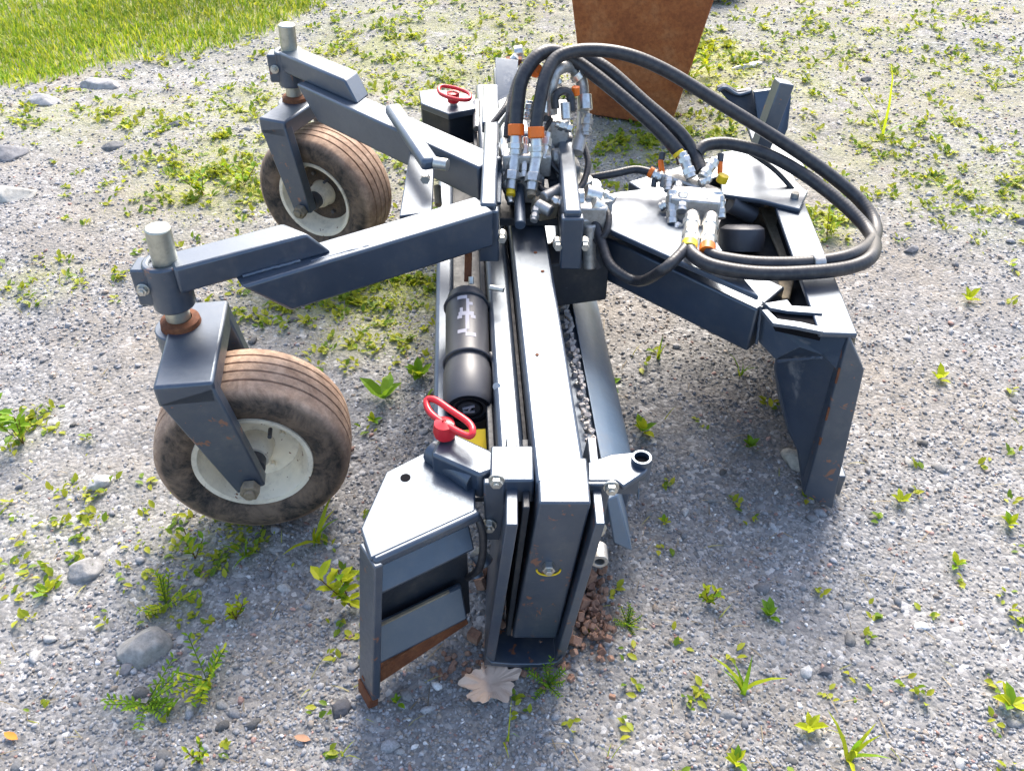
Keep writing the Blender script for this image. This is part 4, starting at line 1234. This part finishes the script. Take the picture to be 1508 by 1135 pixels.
# ------------------------------------------------------------------ hoses
def hose(pts, r, mat='hose'):
    mb = MB(); mb.tube(pts, r, 14, 9)
    return mb.build('hose', M[mat], rake, 0, 60)
hose([(0.056, 1.970, 0.634), (0.065, 2.000, 0.684), (0.079, 2.040, 0.730), (0.108, 2.080, 0.759), (0.173, 2.100, 0.768), (0.266, 2.100, 0.759), (0.365, 2.090, 0.724), (0.499, 2.060, 0.656),
      (0.652, 2.020, 0.578), (0.771, 1.980, 0.512), (0.853, 1.920, 0.459), (0.855, 1.820, 0.442), (0.750, 1.655, 0.488), (0.648, 1.616, 0.488), (0.530, 1.608, 0.490), (0.446, 1.626, 0.492), (0.421, 1.646, 0.495)], .0155)
hose([(0.010, 1.990, 0.632), (0.014, 2.020, 0.676), (0.025, 2.050, 0.721), (0.058, 2.090, 0.756), (0.099, 2.120, 0.758), (0.156, 2.120, 0.732), (0.238, 2.080, 0.685), (0.335, 2.020, 0.622), (0.403, 1.990, 0.562), (0.414, 1.980, 0.540)], .0165)
hose([(0.079, 2.050, 0.613), (0.085, 2.080, 0.668), (0.105, 2.120, 0.719), (0.150, 2.160, 0.734), (0.225, 2.140, 0.712), (0.323, 2.080, 0.648), (0.404, 2.030, 0.596), (0.441, 2.000, 0.552), (0.458, 1.960, 0.529)], .0165)
hose([(0.448, 2.000, 0.555), (0.472, 2.020, 0.567), (0.532, 2.030, 0.566), (0.614, 2.010, 0.551), (0.705, 1.980, 0.514), (0.791, 1.900, 0.474), (0.835, 1.800, 0.449), (0.782, 1.650, 0.484), (0.717, 1.601, 0.484), (0.609, 1.577, 0.486),
      (0.508, 1.574, 0.488), (0.426, 1.594, 0.492), (0.391, 1.630, 0.495), (0.384, 1.655, 0.498)], .0155)
hose([(0.585, 2.060, 0.534), (0.650, 2.020, 0.503), (0.703, 1.980, 0.459), (0.715, 1.960, 0.441)], .006)
hose([(0.154, 1.990, 0.485), (0.197, 1.990, 0.496), (0.251, 1.990, 0.507), (0.302, 2.000, 0.513), (0.338, 1.985, 0.513)], .010)
hose([(0.186, 1.820, 0.486), (0.204, 1.780, 0.448), (0.227, 1.720, 0.412), (0.285, 1.680, 0.398), (0.322, 1.605, 0.475), (0.359, 1.632, 0.495), (0.380, 1.663, 0.500)], .0125)
for a, b in (((0.641, 1.611, 0.488), (0.665, 1.614, 0.488)),):
    mb = MB(); mb.cyl(a, b, .019, n=18); mb.build('hose_tie', M['alloy'], rake, .002)

# ------------------------------------------------------------------ rusty hopper behind
ORG = Vector((.49, 3.75, 0))
hop = empty('steel_hopper', ORG)
tag(hop, 'rust brown tapered steel hopper standing behind the rake at the top edge', 'hopper')
def hopwall(name, b0, b1, t1_, t0_, th):
    mb = MB(); mb.prism([b0, b1, t1_, t0_], th); return mb.build(name, M['hopper'], hop, .004)
HB = [(.308, 3.55, .0), (.645, 3.42, .0), (.70, 3.90, .0), (.36, 4.0, .0)]
HT = [(.195, 3.52, .66), (.755, 3.32, .66), (.85, 4.10, .66), (.26, 4.28, .66)]
cen = Vector((.5, 3.75, .3))
for i in range(4):
    j = (i + 1) % 4
    nrm = (cen - (Vector(HB[i]) + Vector(HT[j])) / 2); nrm.z = 0; nrm.normalize()
    hopwall('wall', HB[i], HB[j], HT[j], HT[i], nrm * .008)
mb = MB(); mb.prism([Vector(p) + Vector((0, 0, .01)) for p in HB], (0, 0, .008)); mb.build('base_plate', M['hopper'], hop)
mb = MB(); mb.beam(Vector(HT[0]) + Vector((0, 0, -.015)), Vector(HT[1]) + Vector((0, 0, -.015)), .02, .03)
mb.build('rim_bar', M['hopper'], hop, .003)
mb = MB(); mb.beam(Vector(HT[1]), Vector(HT[2]), .02, .03); mb.build('rim_bar', M['hopper'], hop, .003)
mb = MB(); mb.beam(Vector(HT[3]), Vector(HT[0]), .02, .03); mb.build('rim_bar', M['hopper'], hop, .003)

ORG = Vector((0, 0, 0))
mb = MB()  # invented ring, stands in for a dark shadowed shape behind the hopper
prof = [(-.06, .17), (-.075, .19), (-.085, .24), (-.07, .285), (-.05, .295), (-.045, .285), (-.04, .297), (.04, .297), (.045, .285), (.05, .295), (.07, .285), (.085, .24), (.075, .19), (.06, .17)]
mb.lathe((1.02, 5.32, .09), (0, 0, 1), prof, 64, True)
o = mb.build('dark_shape', M['black_plastic'], None, 0, 40, at=(1.02, 5.32, .0))
tag(o, 'black ring added in place of a dark shadowed shape behind the rusty hopper at the top edge', 'tyre')

# ------------------------------------------------------------------ larger stones
ORG = Vector((0, 0, 0))
def stone(x, y, sx, sy, sz, rz, tint, label, seed, name='stone'):
    bm = bmesh.new(); bmesh.ops.create_icosphere(bm, subdivisions=4, radius=1)
    r = random.Random(seed)
    planes = [(Vector((r.uniform(-1, 1), r.uniform(-1, 1), r.uniform(-.3, 1))).normalized(), r.uniform(.62, .85)) for _ in range(7)]
    from mathutils import noise as mn
    for v in bm.verts:
        for n, d in planes:
            k = v.co.dot(n) - d
            if k > 0: v.co -= n * k * .9
        v.co *= 1 + .07 * mn.noise(v.co * 2.3 + Vector((seed, 0, 0))) + .03 * mn.noise(v.co * 8)
        v.co = Vector((v.co.x * sx, v.co.y * sy, v.co.z * sz))
    me = bpy.data.meshes.new(name); bm.to_mesh(me); bm.free()
    me.shade_smooth()
    m, nt, b = new_mat('stone_surface')
    c = coords(nt)
    nt.links.new(ramp(nt, noise(nt, 60, 7, .7, c), [(.3, tuple(t * .6 for t in tint)), (.5, tint), (.75, tuple(min(.8, t * 1.4) for t in tint))]), b.inputs['Base Color'])
    b.inputs['Roughness'].default_value = .9
    bump(nt, b, noise(nt, 90, 6, .7, c), .6, .003)
    me.materials.append(m)
    o = bpy.data.objects.new(name, me); col.objects.link(o)
    o.location = (x, y, gz(x, y) + sz * .12); o.rotation_euler = (0, 0, rz)
    tag(o, label, 'stone')
    return o
def st(p, s, rz, tint, label, seed):
    stone(p[0], p[1], s[0], s[1], s[2], rz, tint, label, seed)
st((-0.732, 1.004, 0.000), (.056, .045, .036), .3, (.30, .285, .26), 'largest rounded grey stone on the gravel below the near wheel', 1)
st((-1.850, 3.923, 0.000), (.10, .06, .035), .1, (.36, .35, .34), 'flat grey stone slab beside the edge of the grass', 2)
st((-2.012, 3.676, 0.000), (.08, .05, .03), -.1, (.34, .335, .33), 'smaller grey slab left of the slab by the grass', 3)
st((-1.765, 2.777, 0.000), (.10, .06, .035), .3, (.46, .44, .39), 'pale cream stone at the left edge of the yard', 4)
st((-1.898, 3.095, 0.000), (.08, .06, .04), .9, (.20, .20, .21), 'dark stone just behind the pale cream stone', 5)
st((-0.971, 1.447, 0.000), (.030, .022, .020), .6, (.46, .45, .43), 'pale angular stone left of the near wheel', 6)
st((0.681, 1.521, 0.000), (.030, .045, .022), .2, (.50, .46, .38), 'pale beige stone against the inside of the hitch frame', 7)
st((-0.914, 1.188, 0.000), (.040, .030, .022), .5, (.27, .265, .26), 'dark grey wedge stone above the largest stone', 8)
st((0.821, 1.047, 0.000), (.014, .010, .008), .2, (.72, .72, .70), 'small white stone alone on the gravel at lower right', 9)
st((0.567, 0.949, 0.000), (.016, .012, .010), 1.1, (.42, .42, .42), 'small round grey stone beside a black one at lower right', 10)
st((0.604, 0.949, 0.000), (.016, .011, .010), .2, (.10, .10, .11), 'small black stone beside a round grey one at lower right', 11)
st((-0.750, 0.959, 0.000), (.018, .014, .012), 1.0, (.16, .16, .17), 'small dark stone touching the largest stone', 12)
st((0.115, 1.699, 0.000), (.020, .02, .012), .3, (.3, .28, .25), 'stone half hidden below the drum shield', 13) if False else None
st((1.279, 2.445, 0.000), (.030, .016, .012), .5, (.16, .16, .17), 'dark stone right of the hose loop', 14)
st((1.713, 2.613, 0.000), (.035, .022, .014), .0, (.15, .15, .16), 'dark stone at the right edge beyond the hose loop', 15)
st((-1.556, 3.224, 0.000), (.05, .03, .02), .5, (.16, .16, .16), 'dark stone in the open gravel left of the far wheel', 16)
st((-1.362, 3.439, 0.000), (.04, .025, .02), .9, (.15, .15, .15), 'dark stone between the grass and the far wheel', 17)
st((-0.318, 0.867, 0.000), (.022, .016, .014), .9, (.08, .08, .09), 'black stone at the tip of the near end wing', 18)
st((1.090, 4.090, 0.000), (.09, .025, .012), .5, (.62, .60, .52), 'pale flat stone right of the rusty hopper', 19)
st((1.591, 3.923, 0.000), (.03, .02, .02), .4, (.12, .12, .12), 'dark stone between the upright post and the tall grass stem', 20)

# shards: mixed larger broken stone, half bedded
def shards():
    n = 130
    x, y = sample(n, .7, 6.5)
    keep = grass_field(x, y) < .3
    keep &= ~((np.abs(x - .05) < .22) & (y > .95) & (y < 2.9))
    x, y = x[keep], y[keep]; n = len(x)
    s = rng.uniform(.006, .013, n) * (1 + .15 * y)
    v = rng.uniform(.09, .42, n)[:, None] * np.array([[1, .985, .96]])
    o = scatter_mesh('broken_stone', [stone_base(40 + k, 2) for k in range(4)], np.stack([x, y, gh(x, y) + s * .05], 1),
                     euler_mats(rng.uniform(-.3, .3, n), rng.uniform(-.3, .3, n), rng.uniform(0, 6.28, n)),
                     np.stack([s * 1.5, s, s * .55], 1), v, M['stone'])
    tag(o, 'larger broken grey stone half bedded in the gravel', 'broken stone', kind='stuff')
    n = 700
    x, y = sample(n, .7, 5.5); s = rng.uniform(.02, .06, n)
    o = scatter_mesh('dead_stems', [BLADE], np.stack([x, y, gh(x, y) + .005], 1), euler_mats(rng.uniform(-1.45, -1.1, n), rng.uniform(-.2, .2, n), rng.uniform(0, 6.28, n)),
                     np.stack([s * .22, s, s], 1), np.array([[.42, .33, .20]]) * rng.uniform(.5, 1.2, (n, 1)), M['leaf'])
    tag(o, 'thin dead brown stems lying on the gravel', 'dead stems', kind='stuff')
shards()

# ------------------------------------------------------------------ fallen leaf
def dry_leaf():
    p = (-0.041, 0.917, 0.000)
    out = []
    for k in range(72):
        t = 2 * math.pi * k / 72
        rr = .72 + .13 * math.cos(t * 5 + .4) + .07 * math.cos(t * 9 + 1.1) + .04 * math.cos(t * 17)
        out.append((rr * math.cos(t) * 1.15, rr * math.sin(t)))
    bm = bmesh.new()
    s = .062
    cz = bm.verts.new((0, 0, .004))
    vs = []; ms = []
    for x, y in out:
        vs.append(bm.verts.new((x * s, y * s, .004 + .010 * abs(math.sin(x * 5 + y * 3)))))
        q_ = math.hypot(x, y); ms.append(bm.verts.new((x * s * .3 / q_, y * s * .3 / q_, .006 + .002 * math.sin(x / q_ * 3))))
    n = len(out)
    for i in range(n):
        j = (i + 1) % n
        bm.faces.new((vs[i], vs[j], ms[j], ms[i])); bm.faces.new((ms[i], ms[j], cz))
    me = bpy.data.meshes.new('dry_leaf'); bm.to_mesh(me); bm.free()
    me.materials.append(plain('dead_leaf', (.62, .46, .35), .7, .3, .2))
    o = bpy.data.objects.new('dry_leaf', me); col.objects.link(o)
    sol = o.modifiers.new('thickness', 'SOLIDIFY'); sol.thickness = .0008
    o.location = (p[0], p[1], gz(p[0], p[1]) + .006); o.rotation_euler = (R(-6), R(5), .5)
    tag(o, 'dry pale brown oak leaf on the ground before the near end of the rake', 'leaf')
dry_leaf()
def small_leaf(p, s, rz, c, label):
    mb = MB()
    pts = [(0, -1), (.35, -.5), (.45, 0), (.3, .6), (0, 1), (-.3, .6), (-.45, 0), (-.35, -.5)]
    vs = [Vector((x * s, y * s, .002 + .25 * s * x * x)) for x, y in pts] + [Vector((0, 0, .001))]
    mb.add(vs, [(i, (i + 1) % 8, 8) for i in range(8)])
    o = mb.build('dry_leaf', plain('dead_leaf', c, .7, .3, .2))
    o.location = (p[0], p[1], gz(p[0], p[1]) + .006); o.rotation_euler = (.1, .1, rz)
    tag(o, label, 'leaf')
small_leaf((-0.907, 0.816, 0.000), .016, 1.2, (.60, .22, .03), 'bright orange fallen leaf at the lower left corner')
small_leaf((-0.376, 0.806, 0.000), .016, 1.4, (.40, .22, .13), 'narrow brown fallen leaf below the near end wing')

# ------------------------------------------------------------------ weeds, one by one
def weed(kind, p, h, label, yellow=.4, seed=0, dark=1.0, name=None, cat='weed', group=None):
    r = random.Random(seed * 7 + 1)
    V, Fc, C = [], [], []
    def put(base, origin, size, rx, rz, c, wmul=1.0):
        bv, bf = base
        m = (Matrix.Rotation(rz, 3, 'Z') @ Matrix.Rotation(rx, 3, 'X'))
        n = len(V)
        for q in bv:
            w_ = m @ Vector((q[0] * size * wmul, q[1] * size, q[2] * size))
            V.append(tuple(w_ + Vector(origin))); C.append(c)
        for f in bf: Fc.append(tuple(int(i) + n for i in f))
    def colr():
        t = r.random()
        if r.random() < yellow: c = (.40 + .12 * t, .48 + .06 * t, .02)
        else: c = (.16 + .10 * t, .31 + .11 * t, .018)
        return tuple(x * dark for x in c) + (1,)
    def stem(a, b, rad, c):
        n = len(V)
        a = Vector(a); b = Vector(b); _, s, u = frame(b - a)
        for q in (a, b):
            for k in range(4):
                t = k * math.pi / 2
                V.append(tuple(q + (s * math.cos(t) + u * math.sin(t)) * rad)); C.append(c)
        for k in range(4):
            Fc.append((n + k, n + (k + 1) % 4, n + 4 + (k + 1) % 4)); Fc.append((n + k, n + 4 + (k + 1) % 4, n + 4 + k))
    if kind == 'broad':
        for k in range(r.randint(5, 8)):
            put(OVAL, (r.gauss(0, .002), r.gauss(0, .002), .002), h * r.uniform(.7, 1.1), r.uniform(.25, .95), k * 1.3 + r.uniform(-.3, .3), colr(), .95)
    elif kind == 'blade':
        for k in range(r.randint(5, 8)):
            put(BLADE, (r.gauss(0, h * .05), r.gauss(0, h * .05), 0), h * r.uniform(.6, 1.1), r.uniform(-.5, .45), r.uniform(0, 6.28), colr(), .75)
    elif kind == 'tall':
        put(BLADE, (0, 0, 0), h, .1, r.uniform(0, 6.28), colr(), .18)
        put(BLADE, (.004, 0, 0), h * .7, -.3, r.uniform(0, 6.28), colr(), .25)
        put(BLADE, (-.004, 0, 0), h * .45, -.5, r.uniform(0, 6.28), colr(), .5)
    elif kind == 'sprig':
        for s_ in range(r.randint(3, 5)):
            az_ = r.uniform(0, 6.28); ln = h * r.uniform(.6, 1.0); tilt = r.uniform(.15, .75)
            tip = Vector((math.cos(az_) * math.sin(tilt), math.sin(az_) * math.sin(tilt), math.cos(tilt))) * ln
            stem((0, 0, 0), tip, .0012, (.22 * dark, .14 * dark, .05, 1))
            for k in range(8):
                t = .2 + .8 * k / 7
                put(OVAL, tip * t, h * r.uniform(.22, .34), r.uniform(.0, .9), r.uniform(0, 6.28), colr(), 1.0)
    elif kind == 'feather':
        for s_ in range(11):
            az_ = r.uniform(0, 6.28); ln = h * r.uniform(.6, 1.1); tilt = r.uniform(.5, 1.35)
            tip = Vector((math.cos(az_) * math.sin(tilt), math.sin(az_) * math.sin(tilt), math.cos(tilt))) * ln
            stem((0, 0, 0), tip, .001, (.12, .2, .03, 1))
            for k in range(12):
                t = .15 + .85 * k / 11
                put(OVAL, tip * t, h * .16, r.uniform(-.2, .8), az_ + (1 if k % 2 else -1) * 1.0 - 1.57, colr(), .8)
    nm = name or {'broad': 'broadleaf_weed', 'blade': 'grass_tuft', 'tall': 'tall_grass', 'sprig': 'leafy_weed', 'feather': 'feathery_weed'}[kind]
    me = bpy.data.meshes.new(nm)
    me.from_pydata(V, [], Fc)
    a = me.attributes.new('col', 'FLOAT_COLOR', 'POINT')
    a.data.foreach_set('color', np.array(C, np.float32).ravel())
    me.materials.append(M['leaf'])
    o = bpy.data.objects.new(nm, me); col.objects.link(o)
    o.location = (p[0], p[1], gz(p[0], p[1]))
    tag(o, label, cat)
    return o
weeds = [
 ('sprig', (-0.332, 1.101, 0.000), .085, 'tall leafy weed standing left of the near end wing', .6),
 ('feather', (-0.688, 0.888, 0.000), .055, 'feathery green weed in front of the largest grey stone', .1),
 ('feather', (-0.587, 0.937, 0.000), .060, 'bushy green weed right of the largest grey stone', .45),
 ('sprig', (-0.561, 1.068, 0.000), .035, 'small yellow weed between the near wheel and the largest stone', .95),
 ('feather', (-0.717, 1.109, 0.000), .050, 'wispy weed directly above the largest grey stone', .7),
 ('blade', (0.438, 0.901, 0.000), .055, 'bright yellow green tuft nearest the bottom right of the rake', .8),
 ('blade', (0.594, 0.773, 0.000), .050, 'large yellow leafed tuft at the bottom edge right of centre', .9),
 ('broad', (0.542, 0.827, 0.000), .022, 'small weed just left of the large yellow leafed one', .8),
 ('broad', (0.395, 0.766, 0.000), .020, 'tiny yellow seedling at the bottom edge', .8),
 ('sprig', (0.405, 1.101, 0.000), .038, 'reddish stemmed weed on open gravel right of the end lug', .8),
 ('broad', (0.524, 1.076, 0.000), .022, 'compact bright green seedling on open gravel', .1),
 ('feather', (0.233, 1.052, 0.000), .026, 'small weed beside the red soil clods', .3),
 ('broad', (0.326, 1.610, 0.000), .030, 'two leaved seedling right of the drum shield', .4),
 ('broad', (0.247, 1.775, 0.000), .030, 'green seedling touching the drum shield halfway along', .2),
 ('broad', (0.588, 1.569, 0.000), .022, 'small green seedling in the shade of the hitch frame', 0),
 ('blade', (0.620, 1.852, 0.000), .042, 'grass tuft in the shadow below the neck leg', .1),
 ('blade', (0.398, 1.896, 0.000), .040, 'yellow green tuft under the hanging hose', .5),
 ('broad', (-0.334, 1.740, 0.000), .048, 'broad leafed weed between the near wheel and guard rail', .05),
 ('broad', (-0.248, 1.832, 0.000), .036, 'broad leafed weed against the guard rail', .2),
 ('broad', (-0.350, 1.653, 0.000), .020, 'small flat weed below the broad leafed one', .5),
 ('feather', (0.069, 0.923, 0.000), .034, 'ferny weed at the foot of the end housing', .1),
 ('tall', (-0.011, 0.807, 0.000), .10, 'single grass stem crossing the dry oak leaf', .6),
 ('blade', (-0.435, 1.272, 0.000), .070, 'pale grass tuft at the right side of the near wheel', .95),
 ('sprig', (-1.222, 1.598, 0.000), .085, 'tall leafy weed at the left edge level with the near wheel', .2),
 ('broad', (1.149, 1.832, 0.000), .028, 'bright yellow seedling level with the top of the hitch cheek', .95),
 ('broad', (1.363, 2.184, 0.000), .030, 'yellow seedling near the right edge above the other yellow seedling', .95),
 ('broad', (0.900, 1.393, 0.000), .024, 'small seedling right of the foot of the hitch cheek', .8),
 ('sprig', (1.033, 2.538, 0.000), .060, 'leafy weed inside the big hose loop', .6),
 ('tall', (1.463, 3.304, 0.000), .34, 'tall bright grass stem standing alone at the upper right', .9),
 ('broad', (0.959, 1.211, 0.000), .018, 'small seedling on open gravel near the lower right', .5),
 ('broad', (0.925, 0.874, 0.000), .026, 'yellow weed touching the right edge near the bottom', .9),
 ('broad', (1.119, 1.321, 0.000), .020, 'orange tinged weed at the right edge at mid height', .8),
 ('tall', (0.173, 0.776, 0.000), .055, 'short grass stem at the bottom edge right of the oak leaf', .8),
 ('sprig', (-0.555, 0.770, 0.000), .032, 'pale small weed at the bottom edge left of centre', .5),
 ('broad', (-0.213, 0.883, 0.000), .014, 'tiny round leafed seedling beside the rusty cutting edge', .1),
 ('tall', (-0.299, 0.776, 0.000), .075, 'leaning dry yellow stem below the near end wing', .9),
 ('sprig', (-0.686, 1.224, 0.000), .048, 'leafy weed just below the left of the near wheel', .3),
 ('blade', (-0.579, 1.234, 0.000), .040, 'dark green tuft under the near wheel', .0),
 ('broad', (0.343, 1.321, 0.000), .014, 'tiny seedling between the lug and the hitch frame', .6),
 ('broad', (0.209, 2.093, 0.000), .030, 'dark leafed weed at the far tip of the drum shield', .0),
 ('broad', (-0.970, 1.135, 0.000), .018, 'small weed left of the dark wedge stone', .5),
 ('sprig', (-0.966, 2.904, 0.000), .075, 'dense green weed left of the far wheel', .4),
 ('sprig', (-1.093, 2.827, 0.000), .065, 'second dense green weed farther left of the far wheel', .5),
 ('sprig', (0.900, 3.988, 0.000), .11, 'yellow green bush of weeds against the right side of the hopper', .7),
 ('sprig', (0.767, 3.828, 0.000), .09, 'weed growing between the hopper and the upper hose', .6),
 ('broad', (0.157, 1.036, 0.000), .016, 'seedling on top of the red soil clods', .3),
]
for i, (k, p, h, lab, yl) in enumerate(weeds):
    weed(k, p, h * (1.0 if k == 'tall' else 1.55), lab, yl, i + 1)
